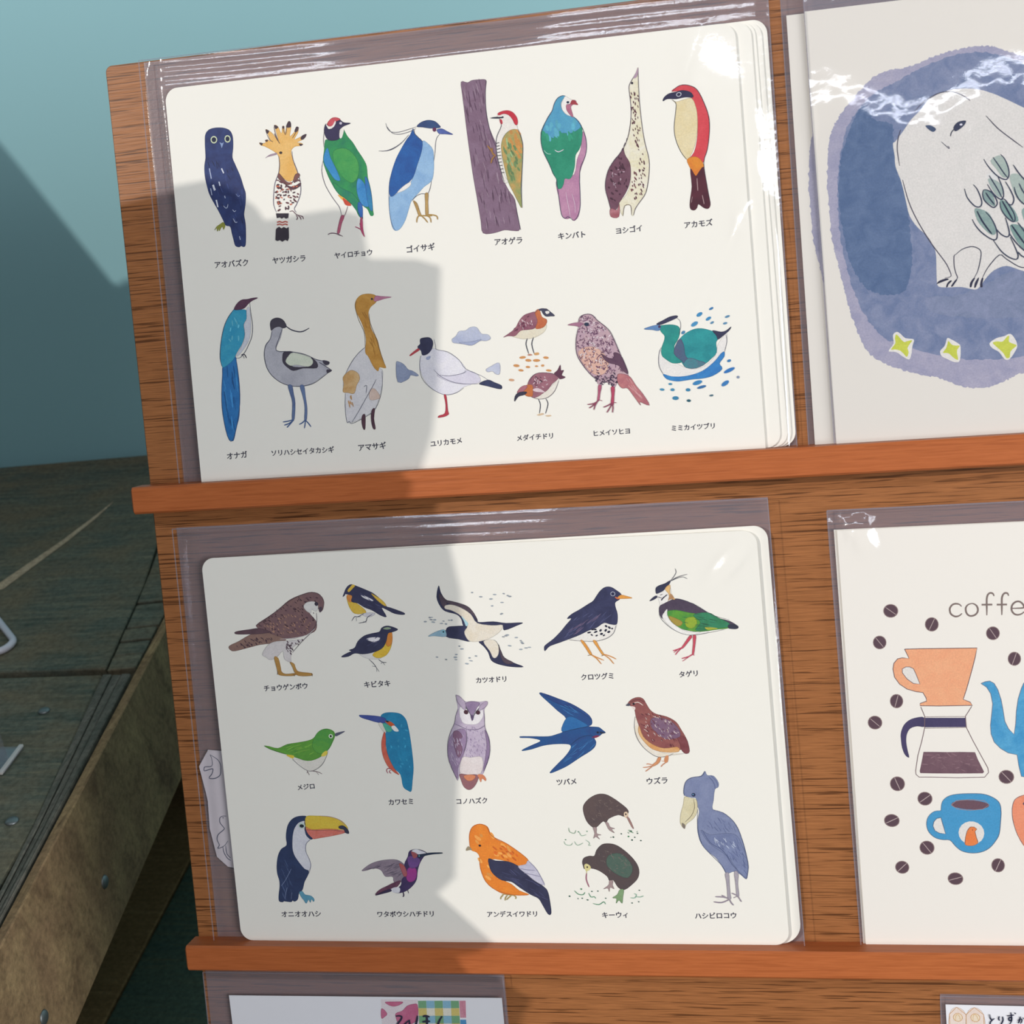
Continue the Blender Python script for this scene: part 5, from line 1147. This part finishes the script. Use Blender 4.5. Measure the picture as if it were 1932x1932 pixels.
def caption(text, x0, y0, x1, y1, z, parent, name='caption', color='46434f', hmul=1.0, wide=None):
    cu = bpy.data.curves.new('caption_curve', 'FONT'); cu.body = text; cu.size = 1; cu.resolution_u = 3; cu.offset = 0.011 if wide is None else wide
    t = bpy.data.objects.new('caption_tmp', cu); COL.objects.link(t)
    dg = bpy.context.evaluated_depsgraph_get(); me = bpy.data.meshes.new_from_object(t.evaluated_get(dg)); bpy.data.objects.remove(t); bpy.data.curves.remove(cu)
    n = len(me.vertices); co = np.empty(n * 3, 'f'); me.vertices.foreach_get('co', co); co = co.reshape(-1, 3)
    lo, hi = co.min(0), co.max(0); L = math.hypot(x1 - x0, y1 - y0); sc = L / (hi[0] - lo[0]); an = math.atan2(y1 - y0, x1 - x0)
    X = (co[:, 0] - lo[0]) * sc; Y = (co[:, 1] - (hi[1] + lo[1]) / 2) * sc * hmul
    co[:, 0] = (x0 + X * math.cos(an) - Y * math.sin(an)) * MM; co[:, 1] = (y0 + X * math.sin(an) + Y * math.cos(an)) * MM; co[:, 2] = z * MM
    me.vertices.foreach_set('co', co.ravel()); me.update()
    bm = bmesh.new(); bm.from_mesh(me); g_ = bmesh.ops.duplicate(bm, geom=bm.verts[:] + bm.edges[:] + bm.faces[:])
    for v_ in [e_ for e_ in g_['geom'] if isinstance(e_, bmesh.types.BMVert)]: v_.co += Vector((0.13, 0.09, 0.004)) * MM
    bm.to_mesh(me); bm.free(); n = len(me.vertices); me.materials.clear(); me.materials.append(M_INK)
    c = np.tile(np.array(lin(color), 'f'), n)
    for nm in ('ink', 'ink_wash'): me.color_attributes.new(nm, 'FLOAT_COLOR', 'POINT').data.foreach_set('color', c)
    o = bpy.data.objects.new(name, me); COL.objects.link(o); o.parent = parent; return o
def hnoise(x, y, seed, sc):
    rs = np.random.RandomState(seed); out = 0
    for k in range(5):
        th = rs.uniform(0, 6.28); fr = rs.uniform(0.6, 1.5) / sc; out = out + np.sin((x * math.cos(th) + y * math.sin(th)) * fr * 6.28 + rs.uniform(0, 6.28) + 1.3 * np.sin((x * math.sin(th) - y * math.cos(th)) * fr * 3 + k))
    return out / 5
def seg_d(x, y, a, b):
    ax, ay = a; dx, dy = b[0] - ax, b[1] - ay; L2 = dx * dx + dy * dy; t = np.clip(((x - ax) * dx + (y - ay) * dy) / L2, 0, 1)
    return np.hypot(x - ax - t * dx, y - ay - t * dy)
def film(name, quad, step, hfun, mat, parent, x0, y0, lo=-99):
    """a sheet of film over a quad TL TR BR BL (rack mm), height by hfun(X, Y) in mm"""
    TL, TR, BR, BL = [np.array(q, float) for q in quad]; nx = max(2, int(np.linalg.norm(TR - TL) / step)); ny = max(2, int(np.linalg.norm(TL - BL) / step))
    U, V = np.meshgrid(np.linspace(0, 1, nx), np.linspace(0, 1, ny))
    P = (BL[None, None] * ((1 - U) * (1 - V))[..., None] + BR * (U * (1 - V))[..., None] + TL * ((1 - U) * V)[..., None] + TR * (U * V)[..., None])
    h = np.maximum(hfun(P[..., 0], P[..., 1]), lo); co = np.stack([(P[..., 0] - x0), (P[..., 1] - y0), h], -1).reshape(-1, 3) * MM
    idx = np.arange(nx * ny).reshape(ny, nx); q = np.stack([idx[:-1, :-1], idx[:-1, 1:], idx[1:, 1:], idx[1:, :-1]], -1).reshape(-1, 4)
    me = bpy.data.meshes.new(name); me.vertices.add(len(co)); me.vertices.foreach_set('co', co.ravel()); me.loops.add(q.size); me.loops.foreach_set('vertex_index', q.ravel().astype('i'))
    me.polygons.add(len(q)); me.polygons.foreach_set('loop_start', np.arange(0, q.size, 4, dtype='i')); me.update(calc_edges=True); me.validate(); me.shade_smooth(); me.materials.append(mat)
    o = bpy.data.objects.new(name, me); COL.objects.link(o); o.parent = parent; return o

# ------------------------------------------------------------------ the room
def mat_wall():
    n = NT('teal_wall_paint'); a = n.noise(n.coord((3, 3, 3)), 1, 2)
    return n.principled(n.mix(a, lin('98c6ce'), lin('9ecad2')), 0.45, 0.3)
M_WALL = mat_wall()
wdir = Vector((137.1, 8.1, 0)).normalized(); wn = Vector((-wdir.y, wdir.x, 0))
A0 = Vector((-431.5, 593.7, 0)) * MM
WM = Matrix(((wdir.x, wn.x, 0, A0.x), (wdir.y, wn.y, 0, A0.y), (0, 0, 1, 0), (0, 0, 0, 1)))
wall = box('wall_back', (-1500, 0, -900), (2600, 80, 2000), M_WALL); wall.matrix_world = WM; tag(wall, kind='structure')
M_FLOOR = NT('grey_shop_floor').principled(lin('4c4a48'), 0.6)
fl = box('floor', (-2600, -2600, -960), (2600, 700, -900), M_FLOOR); tag(fl, kind='structure')

# ------------------------------------------------------------------ weathered plank table behind the rack
def mat_plank(name, base, mid, light_, patch=None, sx=16, sy=210, tc_rot=0.0, rough=0.8):
    n = NT(name)
    v = n.coord((sx, sy, sy), (0, 0, tc_rot))
    a = n.noise(v, 1, 6, 0.65, 1.2); b = n.noise(n.coord((260, 260, 260)), 1, 5, 0.7); c = n.noise(n.coord((18, 30, 30), (0, 0, tc_rot)), 1, 3, 0.6)
    col = n.ramp(a, [(0.3, lin(base)), (0.52, lin(mid)), (0.74, lin(light_))])
    col = n.mix(n.ramp(c, [(0.38, G3(0.0)), (0.66, G3(0.75))]), col, lin(patch or mid))
    col = n.mix(1.0, col, n.ramp(b, [(0.3, G3(0.62)), (0.65, G3(1.15))]), 'MULTIPLY')
    return n.principled(col, rough, 0.2, n.bump(b, 0.5, 0.001))
M_GREEN = mat_plank('weathered_green_plank', '49524a','64665a','867e68', '7a6a54')
M_GREEN_END = mat_plank('weathered_end_board', '4d5048', '6a655b', '857a70', None, 200, 16, 0)
M_TAN = mat_plank('bare_side_board', '654d38', '967a58', 'b4956c', '8a6c50', 170, 14, 0)
M_DARK = mat_plank('dark_lower_board', '4c625c', '5f6d5e', '7c7458')
M_BROWN = mat_plank('brown_lower_board', '8a6a48', 'a07c54', 'b8946a')
M_METAL = NT('dull_nail_steel').principled(lin('7c8080'), 0.45, 0.5, Metallic=0.8)
table = empty('plank_table', Matrix.Identity(4), 'weathered dark green plank table with bare wood side board below teal wall', 'table')
EDGE = [(-161.3, 284.8), (-134.4, 13.0)]
def ex(y): return -161.3 + (284.8 - y) * (26.9 / 271.8)
def plank(name, pts, z0, z1, mat, bevel=0.8): return prism(name, pts, z0, z1, mat, table, bevel=bevel)
plank('plank', [(-1100, 246.3), (-178, 246.3), (-196, 356), (-216, 440), (-216, 590), (-1100, 546)], -22, 0, M_GREEN)
plank('plank', [(-1100, -200), (-131, -200), (-152.5, 90), (-178, 240.8), (-1100, 241.6)], -22, -0.8, M_GREEN, 1.2)
ys = [244, 262, 279, 297, 330, 372, 430, 594]
xl = lambda y: -176.5 - (y - 244) * (19 / 112) if y < 356 else -195.5 - (y - 356) * 0.22
for i in range(7):
    y0_, y1_ = ys[i] + (1.2 if i in (2, 3, 4) else 0.5), ys[i + 1] - (1.2 if i in (2, 3) else 0.5)
    plank('plank', [(xl(y0_) + .5, y0_), (ex(y0_) - .4, y0_ + 3), (ex(y1_) - .4, y1_ + 3), (xl(y1_) + .5, y1_)], -22, -0.4 - 0.5 * (i % 2), M_GREEN, 0.6)
for k in range(3):                                     # end board split into three strips running to the front
    t0, t1 = k / 3, (k + 1) / 3
    def ep(y, t): a_ = (-177.5 + (241 - y) * (25 / 155)); a_ = min(a_, ex(y) - 4); return a_ + (ex(y) - .4 - a_) * t
    plank('end_strip', [(ep(-200, t0) + .3, -200), (ep(-200, t1) - .3, -200), (ep(86, t1) - .3, 86), (ep(240, t1) - .3, 240), (ep(240, t0) + .3, 240), (ep(86, t0) + .3, 86)], -22, -0.2 - .6 * (k % 2), M_GREEN_END, 0.5)
side = prism('side_board', [(ex(-200) + .8, -200), (ex(-200) + 7, -200), (ex(590) + 7, 590), (ex(590) + .8, 590)], -94, -1.5, M_TAN, table, bevel=0.8)
for x in (-1050, -195):
    for y in (-150, 500): box('leg', (x - 20, y - 20, -275.5), (x + 20, y + 20, -22.5), M_BROWN, table, 2)
def nail(x, y, z, r_, rot=None, nm='nail_head'):
    bm = bmesh.new(); bmesh.ops.create_uvsphere(bm, u_segments=16, v_segments=6, radius=r_ * MM)
    for v in bm.verts: v.co.z *= 0.35
    o = bm_ob(nm, bm, M_METAL, table, True); o.matrix_world = Matrix.Translation(Vector((x, y, z)) * MM) @ (rot or Matrix.Identity(4)); return o
nail(-167.7, 92.2, -0.4, 4.0); nail(-199.7, 200.2, -0.4, 3.8)
nail(-136.9, 111.2, -61, 4.2, Matrix.Rotation(math.radians(90), 4, 'Y')); nail(-126.7, 8, -62, 4.2, Matrix.Rotation(math.radians(90), 4, 'Y'))
M_SCRATCH = mat_plank('bare_wood_scrape', 'a48c72', 'c0a68a', 'd6c0a4', None, 60, 60)
sp = [(-345, 340), (-312, 360), (-303, 392), (-292, 430), (-284, 466), (-279.5, 495)]
v = []
for i, p_ in enumerate(sp):
    wd = [7, 6.5, 5, 3.4, 2.4, .4][i]; v += [(p_[0] * MM - wd * MM, p_[1] * MM + 1 * MM, 0.0004), (p_[0] * MM + wd * MM * .6, p_[1] * MM - 1 * MM, 0.0004)]
mesh_ob('scraped_streak', v, [(2 * i, 2 * i + 1, 2 * i + 3, 2 * i + 2) for i in range(5)], M_SCRATCH, table)

M_WIRE = NT('white_coated_wire').principled(lin('d2ccd6'), 0.25, 0.6)
def tube(name, pts, rad, mat, parent=None, seg=10, sub=5):
    P3 = [Vector(p) * MM for p in pts]; cu = bpy.data.curves.new(name, 'CURVE'); cu.dimensions = '3D'; cu.bevel_depth = rad * MM; cu.bevel_resolution = 4; cu.use_fill_caps = True
    sp_ = cu.splines.new('POLY'); sp_.points.add(len(P3) - 1)
    for q, p in zip(sp_.points, P3): q.co = (*p, 1)
    t = bpy.data.objects.new(name, cu); COL.objects.link(t); me = bpy.data.meshes.new_from_object(t.evaluated_get(bpy.context.evaluated_depsgraph_get())); bpy.data.objects.remove(t)
    me.materials.clear(); me.materials.append(mat); me.shade_smooth(); o = bpy.data.objects.new(name, me); COL.objects.link(o)
    if parent: o.parent = parent
    return o
def arc_pts(P, rad=5, seg=6):
    out = [P[0]]
    for i in range(1, len(P) - 1):
        a, b, c = Vector(P[i - 1]), Vector(P[i]), Vector(P[i + 1]); s, e = b + (a - b).normalized() * rad, b + (c - b).normalized() * rad
        for k in range(seg + 1): t = k / seg; out.append(tuple(s * (1 - t) ** 2 + b * 2 * t * (1 - t) + e * t * t))
    out.append(P[-1]); return out
hook = empty('wire_stand', Matrix.Identity(4), 'white coated wire foot of a display stand on green table', 'stand')
tube('wire_foot', arc_pts([(-340, 366, 2.6), (-259, 280, 2.6), (-262, 268, 2.6), (-300, 262, 2.6), (-350, 258, 2.6)], 6), 2.5, M_WIRE, hook)
tube('wire_upright', arc_pts([(-340, 366, 2.6), (-346, 372, 4), (-346, 376, 60), (-346, 376, 110)], 6), 2.5, M_WIRE, hook)
M_ACRYL = mat_film('clear_acrylic', (0.95, 0.95, 0.97), 0.05, 0.05, 0.1)
hold = empty('card_holder', Matrix.Identity(4), 'clear plastic card holder at left edge of the green table', 'holder')
bm = bmesh.new(); bmesh.ops.create_cube(bm, size=1)
for v_ in bm.verts: v_.co = Vector((-232 + v_.co.x * 70, 147 + v_.co.y * 1.4, 26 + v_.co.z * 52)) * MM
pane = bm_ob('pane', bm, M_ACRYL, hold)
box('base_plate', (-267, 136, 0), (-194, 160, 1.6), M_ACRYL, hold, 0.3)
M_RIM = NT('acrylic_bright_edge').principled(lin('c8c0bc'), 0.2, 0.6)
box('bright_edge', (-197.2, 134, 0.2), (-194.6, 162, 1.9), M_RIM, hold, 0.3)

# lower shelf the rack stands on
shelf = empty('lower_shelf', Matrix.Identity(4), 'dark lower plank shelf in shade between green table and wooden rack', 'shelf')
rs = random.Random(5)
for i in range(20):
    x0_ = -1140 + i * 90
    box('plank', (x0_, -420, -296), (x0_ + 88, 535, -276 - rs.uniform(0, 1.5)), M_BROWN if i in (9,) else M_DARK, shelf, 1.2)
for x in (-1100, 620):
    for y in (-390, 500): box('leg', (x - 20, y - 20, -900), (x + 20, y + 20, -296), M_DARK, shelf, 2)

# ------------------------------------------------------------------ the rack
rack = empty('display_rack', RACK.copy(), 'brown wood grain display board leaning back with narrow ledges', 'rack')
bd = prism('back_board', rounded([(-21.3, -286), (520, -286), (520, 413.2), (-21.3, 413.2)], [0, 0, 4, 3]), -15, 0, M_BOARD, rack, bevel=0.5)
def ledge(y, xl_):
    bm = bmesh.new(); pr = [(0, y), (0, y - 12.5), (10.6, y - 12.5), (11.5, y - 11.6), (11.5, y - 0.9), (10.6, y)]
    rings = []
    for xx, ins in ((xl_, 0.9), (xl_ + 0.9, 0), (521, 0)):
        ring = []
        for z_, y_ in pr:
            yy = y_ + (ins if y_ < y - 6 else -ins); zz = z_ if z_ == 0 else z_ - ins; ring.append(bm.verts.new(Vector((xx, yy, zz)) * MM))
        rings.append(ring)
    for a_, b_ in zip(rings, rings[1:]):
        for i in range(6): bm.faces.new((a_[i], a_[(i + 1) % 6], b_[(i + 1) % 6], b_[i]))
    bm.faces.new(rings[0][::-1]); bm.faces.new(rings[-1]); bmesh.ops.recalc_face_normals(bm, faces=bm.faces)
    return bm_ob('ledge', bm, M_LEDGE, rack)
ledge(222.7, -25.9); ledge(2.0, -23.6); ledge(-218.7, -23.0)
v = []
for Y_, Z_ in ((300, -15.2), (280, -15.2), (-169, -332), (-162, -352)):
    v += [(200 * MM, Y_ * MM, Z_ * MM), (240 * MM, Y_ * MM, Z_ * MM)]
mesh_ob('support_leg', v, [(0, 1, 3, 2), (2, 3, 5, 4), (4, 5, 7, 6), (6, 7, 1, 0), (0, 2, 4, 6), (1, 7, 5, 3)], M_BOARD, rack)

# ------------------------------------------------------------------ printed sheets
ORIG = {'top': (7, 222.7, 5.0), 'bottom': (2.5, 2, 4.2), 'owl': (291, 222.7, 4.6), 'coffee': (292, 2, 2.6), 'paper': (-7, -128.7, 2.6), 'tag': (326.5, -80, 2.2), 'cutout': (-11, 36, 1.6)}
def sheet(name, quad, z, th, rad, label, cat, group=None, origin=None, mat=None):
    """one sheet; quad TL TR BR BL in rack mm, z = its printed face"""
    ox, oy = origin or quad[3]; e = empty(name, on_rack(ox, oy, z), label, cat, group)
    pts = rounded([(q[0] - ox, q[1] - oy) for q in (quad[3], quad[2], quad[1], quad[0])], rad)
    prism('sheet', pts, -th, 0, mat or M_SHEET, e); return e
things = {}
things['top'] = sheet('bird_chart', [(8.5, 399.2), (260.5, 398.6), (263.1, 222.8), (6.8, 222.8)], 5.0, 0.5, [0, 0, 6, 6],
    'bird chart with two rows of birds, owl and hoopoe first, on upper ledge', 'print', None, (7, 222.7))
sheet('blank_chart', [(11.8, 398.9), (266.9, 398.5), (269.6, 222.8), (10.2, 222.8)], 3.9, 0.4, 6, 'cream sheet showing its right edge directly behind the upper bird chart', 'print', 'spare upper bird charts')
sheet('blank_chart', [(14, 398.6), (268.5, 398.6), (272.6, 222.8), (12, 222.8)], 3.1, 0.3, 6, 'third cream sheet back in the upper bird chart stack', 'print', 'spare upper bird charts')
sheet('blank_chart', [(16, 398.4), (271, 398.4), (274.2, 222.8), (14, 222.8)], 2.5, 0.3, 6, 'fourth cream sheet back in the upper bird chart stack', 'print', 'spare upper bird charts')
sheet('blank_chart', [(17, 398.2), (273.3, 399.2), (275.9, 222.8), (16, 222.8)], 1.8, 0.3, 6, 'rearmost cream sheet of the upper bird chart stack, rounded corner by brown gap', 'print', 'spare upper bird charts')
things['bottom'] = sheet('bird_chart', [(2.3, 187.2), (257.0, 187.9), (261.0, 2.05), (2.8, 2.05)], 4.2, 0.5, 6,
    'bird chart with three rows of birds, kestrel and toucan at left, on lower ledge', 'print', None, (2.5, 2))
sheet('blank_chart', [(5.3, 187.0), (261.6, 189.6), (266.3, 2.05), (7.4, 2.05)], 2.7, 0.5, [6, 9, 6, 6], 'cream sheet showing its rounded right edge behind the lower bird chart', 'print', None)
things['owl'] = sheet('owl_card', [(288.7, 399.5), (437, 399.5), (440, 222.8), (292.4, 222.8)], 4.6, 0.4, 0,
    'white owl with yellow stars on blue wash, front card on upper ledge', 'print', None, (291, 222.7), M_OWLCARD)
owl2 = sheet('owl_card', [(281.4, 399.2), (430, 399.2), (432, 222.8), (283.6, 222.8)], 2.6, 0.4, 0,
    'second owl card peeking out left behind the front owl card', 'print', None, (283.5, 222.7), M_OWLCARD)
things['coffee'] = sheet('coffee_card', [(290.8, 185.8), (436, 185.4), (438.5, 2.05), (293.9, 2.05)], 2.6, 0.35, 0,
    'card printed coffee with orange dripper, kettle, mugs and beans', 'print', None, (292, 2), M_COFFEE)
sheet('coffee_card', [(289.5, 186.0), (434.6, 185.6), (437.5, 2.05), (292.8, 2.05)], 1.6, 0.35, 0, 'spare card showing a thin left edge behind the coffee card', 'print', None, None, M_COFFEE)
things['paper'] = sheet('sample_paper', [(-7.4, -26.6), (127.9, -25.6), (129.5, -218.6), (-4, -218.6)], 2.6, 0.2, 0,
    'white paper with pink dotted and checked tape below the lower ledge', 'paper', None, (-7, -128.7), M_PAPER)
things['tag'] = sheet('price_card', [(326.4, -25.3), (420, -25.9), (420.5, -80), (327, -80)], 2.2, 0.2, 0,
    'white price card with two orange house outlines at bottom right corner', 'card', None, (326.5, -80), M_PAPER)
e = empty('cutout_sheet', on_rack(-11, 36, 1.6), 'grey angular paper cutout with bird outlines left of lower chart', 'paper')
prism('sheet', [(x + 11, y - 36) for x, y in [(-10.8, 87.2), (-8.7, 56.7 + 17.4), (-8.2, 70), (-8.7, 56.7), (-6.5, 42.5), (-1.5, 37.7), (4.3, 36.4), (30, 40), (30, 94), (1.4, 94.5), (-5.3, 95.3)]], -0.2, 0, M_CUT, e)
things['cutout'] = e
PICT = {'yellow_star_picture': None}
first_obj = {}
for s_, nm, lb, txt in ART:
    P = Print()
    P.rim = s_ != 'owl'; P.ragged = 0.28 if nm == 'blue_wash' else 0
    if nm == 'wing_feathers': P.z = 0.15
    if nm == 'owl_outline': P.z = 0.08
    if nm == 'yellow_star_picture': P.z = 0.08
    if nm == 'handwriting': P.z = 0.4
    P.draw(txt); o = P.build(nm, things[s_])
    if lb: o['label'] = lb
    if nm == 'blue_wash':
        P2 = Print(); P2.rim = False; P2.ragged = 0.28; P2.draw(txt.split('\n')[0]); o2 = P2.build('blue_wash', owl2); o2.location = (0, 0, 0)
for s_, t_, x0, y0, x1, y1 in CAPTIONS:
    if t_ == 'coffee': caption(t_, x0, y0, x1, y1, 0.03, things[s_], 'coffee_lettering', '7a6a66', 1.15)
    else: caption(t_, x0, y0, x1, y1, 0.03, things[s_])

# ------------------------------------------------------------------ clear sleeves
def sleeve(name, quad, zf, zb, hfun, label, step=1.0, backstrips=True, group=None):
    ox, oy = quad[3]; e = empty(name, on_rack(ox, oy, zf), label, 'sleeve', group)
    film('front_film', quad, step, hfun, M_FILM, e, ox, oy, -(zf - zb) + 0.35)
    b = film('back_film', quad, 40, lambda X, Y: X * 0 - (zf - zb), M_BACKFILM, e, ox, oy)
    for (a_, b_) in ((quad[0], quad[1]), (quad[0], quad[3]), (quad[1], quad[2])):   # sealed rims
        a_ = Vector(a_); b_ = Vector(b_); d = (b_ - a_).normalized(); n_ = Vector((-d.y, d.x)) * 0.22
        pts = [(a_ + n_), (a_ - n_), (b_ - n_), (b_ + n_)]
        prism('sealed_edge', [(p.x - ox, p.y - oy) for p in pts], -0.15, 0.12, M_SEAM, e)
    return e
def g(d, s): return np.exp(-(d / s) ** 2)
def ss(t): t = np.clip(t, 0, 1); return t * t * (3 - 2 * t)
def h_top(X, Y):
    h = 0.15 * hnoise(X, Y, 3, 90)
    ybase = 399.5
    t = (Y - ybase) / 13
    amp = 0.35 + 0.9 * g(X - 20, 70) + 0.6 * g(X - 215, 45)
    dr = 4.4 - 2.3 * (1 - ss((X - 70) / 40)) - 1.9 * ss((X - 165) / 25)
    h = h - dr * np.clip(t, 0, 1.2) ** 1.15 + (t > 0) * np.clip(t * 4, 0, 1) * amp * (0.11 * np.sin((Y - ybase) * 1.5 + 0.02 * X + 1.2 * np.sin(X * 0.021)) + 0.04 * hnoise(X * 0.08, Y, 5, 4))
    lx = (9 - X) / 12
    h = h - 4.2 * ss(lx) + (lx > 0) * (0.12 * np.sin(X * 1.1 + 0.5 * np.sin(Y * 0.05)) + 0.06 * hnoise(X, Y * 0.15, 8, 6))
    up = ss((Y - 305) / 25)
    rx = up * (X - 266) / 10.5 + (1 - up) * (X - 272.5) / 4
    strip = np.clip((X - 258) / 5, 0, 1) * (0.15 + 0.85 * up)
    h = h - 3.3 * ss(rx) + strip * (0.16 * hnoise(X, Y * 0.4, 9, 5) + 0.09 * hnoise(X, Y, 10, 2.2))
    h = h + 3.6 * g(np.hypot((X - 254 + 0.25 * (Y - 372)) / 12, (Y - 372) / 18), 1.0) + 1.7 * g(np.hypot((X - 259) / 8, (Y - 342) / 7), 1.0) + 1.6 * g(np.hypot((X - 261) / 5, (Y - 318) / 9), 1.0)
    for a_, b_, am, sg in (((258, 342), (232, 306), 0.2, 0.6), ((232, 306), (196, 262), 0.12, 0.6), ((263, 325), (226, 262), 0.36, 0.9), ((248, 399), (240, 380), 0.12, 0.9)):
        h = h + am * g(seg_d(X, Y, a_, b_), sg)
    h = h + 0.10 * g(X - 41 - 0.03 * (Y - 222), 0.7) * (Y < 300)
    return h
sleeve('plastic_sleeve', [(-2.0, 412.5), (274.4, 411.0), (276.2, 222.9), (-3.7, 222.9)], 5.9, 0.6, h_top, 'creased clear plastic sleeve around the upper bird chart stack', 0.8)
def h_bot(X, Y):
    h = 0.15 * hnoise(X, Y, 13, 80)
    t = (Y - 188) / 13
    h = h - (0.7 + 2.7 * ss((X - 40) / 25) - 1.3 * ss((X - 160) / 20)) * np.clip(t, 0, 1.1) ** 1.1 + (t > 0) * np.clip(t * 4, 0, 1) * (0.10 * np.sin((Y - 187) * 1.4 + 0.015 * X) + 0.05 * hnoise(X * 0.1, Y, 15, 4)) * np.clip((X - 60) / 60, 0.1, 1)
    h = h - 3.2 * ss((3 - X) / 12) - 1.9 * ss((X - 262) / 5)
    h = h + 0.16 * hnoise(X, Y, 16, 12) * g(np.hypot((X - 95) / 30, (Y - 70) / 45), 1.0)
    h = h + 1.9 * g(np.hypot((X - 246 - 0.8 * (Y - 176)) / 5, (Y - 174) / 9), 1.0) + 0.25 * g(seg_d(X, Y, (252, 184), (170, 185)), 1.6)
    for a_, b_, am, sg in (((256, 118), (218, 66), 0.14, 0.6), ((262, 140), (246, 100), 0.16, 0.7)):
        h = h + am * g(seg_d(X, Y, a_, b_), sg)
    return h
sleeve('plastic_sleeve', [(-10.0, 201.8), (262.6, 201.4), (267.5, 2.2), (-10.9, 2.2)], 5.2, 0.4, h_bot, 'clear plastic sleeve around the lower bird chart', 0.9)
def h_owl(X, Y):
    h = 0.2 * hnoise(X, Y, 23, 60)
    yy = Y - 352 - 7 * np.sin(X * 0.09)
    h = h + 3.0 * g(yy, 12) + 0.24 * hnoise(X, Y, 24, 9) * g(yy, 18) + 0.3 * g(np.hypot((X - 306) / 6, (Y - 380) / 9), 1)
    h = h + np.clip((Y - 398) / 4, 0, 1) * 0.2 * hnoise(X, Y, 25, 4)
    h = h + np.clip((294 - X) / 3, 0, 1) * 0.10 * hnoise(X, Y * 0.6, 26, 3) - 0.3 * ss((292.0 - X) / 3)
    return h
sleeve('plastic_sleeve', [(288.2, 425), (442, 425), (444, 222.9), (291.6, 222.9)], 5.3, 3.9, h_owl, 'clear plastic sleeve with wavy reflection over the front owl card', 0.8)
sleeve('plastic_sleeve', [(279.3, 424), (436, 424), (438, 222.9), (281.0, 222.9)], 3.2, 0.4, lambda X, Y: 0.12 * hnoise(X, Y, 31, 5) * np.clip((292 - X) / 6, 0, 1), 'clear plastic sleeve of the second owl card, edge beside the brown gap', 1.5)
def h_cof(X, Y):
    h = 0.15 * hnoise(X, Y, 43, 60) + 0.9 * g(np.hypot((X - 298) / 5, (Y - 188) / 7), 1) * (1 + hnoise(X, Y, 44, 5)) + np.clip((Y - 185) / 3, 0, 1) * np.clip((312 - X) / 8, 0, 1) * 0.35 * hnoise(X, Y, 45, 5) - 1.6 * ss((Y - 187) / 7) * np.clip((314 - X) / 8, 0, 1)
    h = h + 2.0 * g(np.hypot((X - 303 + 0.3 * (Y - 180)) / 4.5, (Y - 182) / 8), 1)
    return h
sleeve('plastic_sleeve', [(287.0, 194.5), (440, 194.0), (442, 2.2), (291.7, 2.2)], 3.4, 0.4, h_cof, 'clear plastic sleeve around the coffee card', 0.9)
sleeve('plastic_sleeve', [(-19.3, -14.7), (129.4, -14.5), (131.5, -218.5), (-19.6, -218.5)], 3.4, 0.4, lambda X, Y: 0.15 * hnoise(X, Y, 53, 30), 'clear plastic sleeve around the white paper below lower ledge', 2.0)
sleeve('plastic_sleeve', [(324.4, -21.3), (422, -21.9), (423, -84), (323.4, -84)], 2.6, 0.4, lambda X, Y: X * 0, 'clear laminate around the price card at bottom right', 4.0)

# ------------------------------------------------------------------ unseen panel added to cast the shade, left of the view
pan = empty('added_shade_panel', RACK.copy(), 'stepped pale panel added out of view to shade rack, table and wall', 'shade panel')
M_SHADE_PANEL = NT('shade_panel_paint').principled(lin('bdb7ad'), 0.8)
SHADE_EDGE = [(-1354, 763), (-1364, 762), (-1384, 756), (-1393.5, 758), (-1402, 803), (-1411, 850), (-1440, 976)]
out = [(SHADE_CARD[-1][0], -1190)] + SHADE_CARD[::-1] + [(SHADE_CARD[0][0] - 20, SHADE_CARD[0][1] + 2), (SHADE_WALL[0][0] + 60, SHADE_WALL[0][1] - 20)] + SHADE_EDGE + [(SHADE_WALL[-1][0] - 700, SHADE_WALL[-1][1] + 200), (SHADE_WALL[-1][0] - 700, -1190)]
prism('panel', out, 700, 712, M_SHADE_PANEL, pan)
tr_ = [(-1386, 755), (-1395, 803), (-1404, 850), (-1433, 976), (-1560, 1500)]
prism('slit_strip', tr_ + [(x - 2.8, y) for x, y in tr_[::-1]], 700, 712, M_SHADE_PANEL, pan)  # added strip: leaves a slit that throws a light band on the wall
# housing of the added glint light, out of view
lampo = empty('glint_lamp', Matrix.Translation(GLINT_STRIP), 'long strip lamp added out of view above the rack for sleeve glints', 'lamp')
box('housing', (-980, -70, 0), (980, 70, 50), NT('lamp_housing').principled(lin('d8d8d8'), 0.5), lampo, 3)
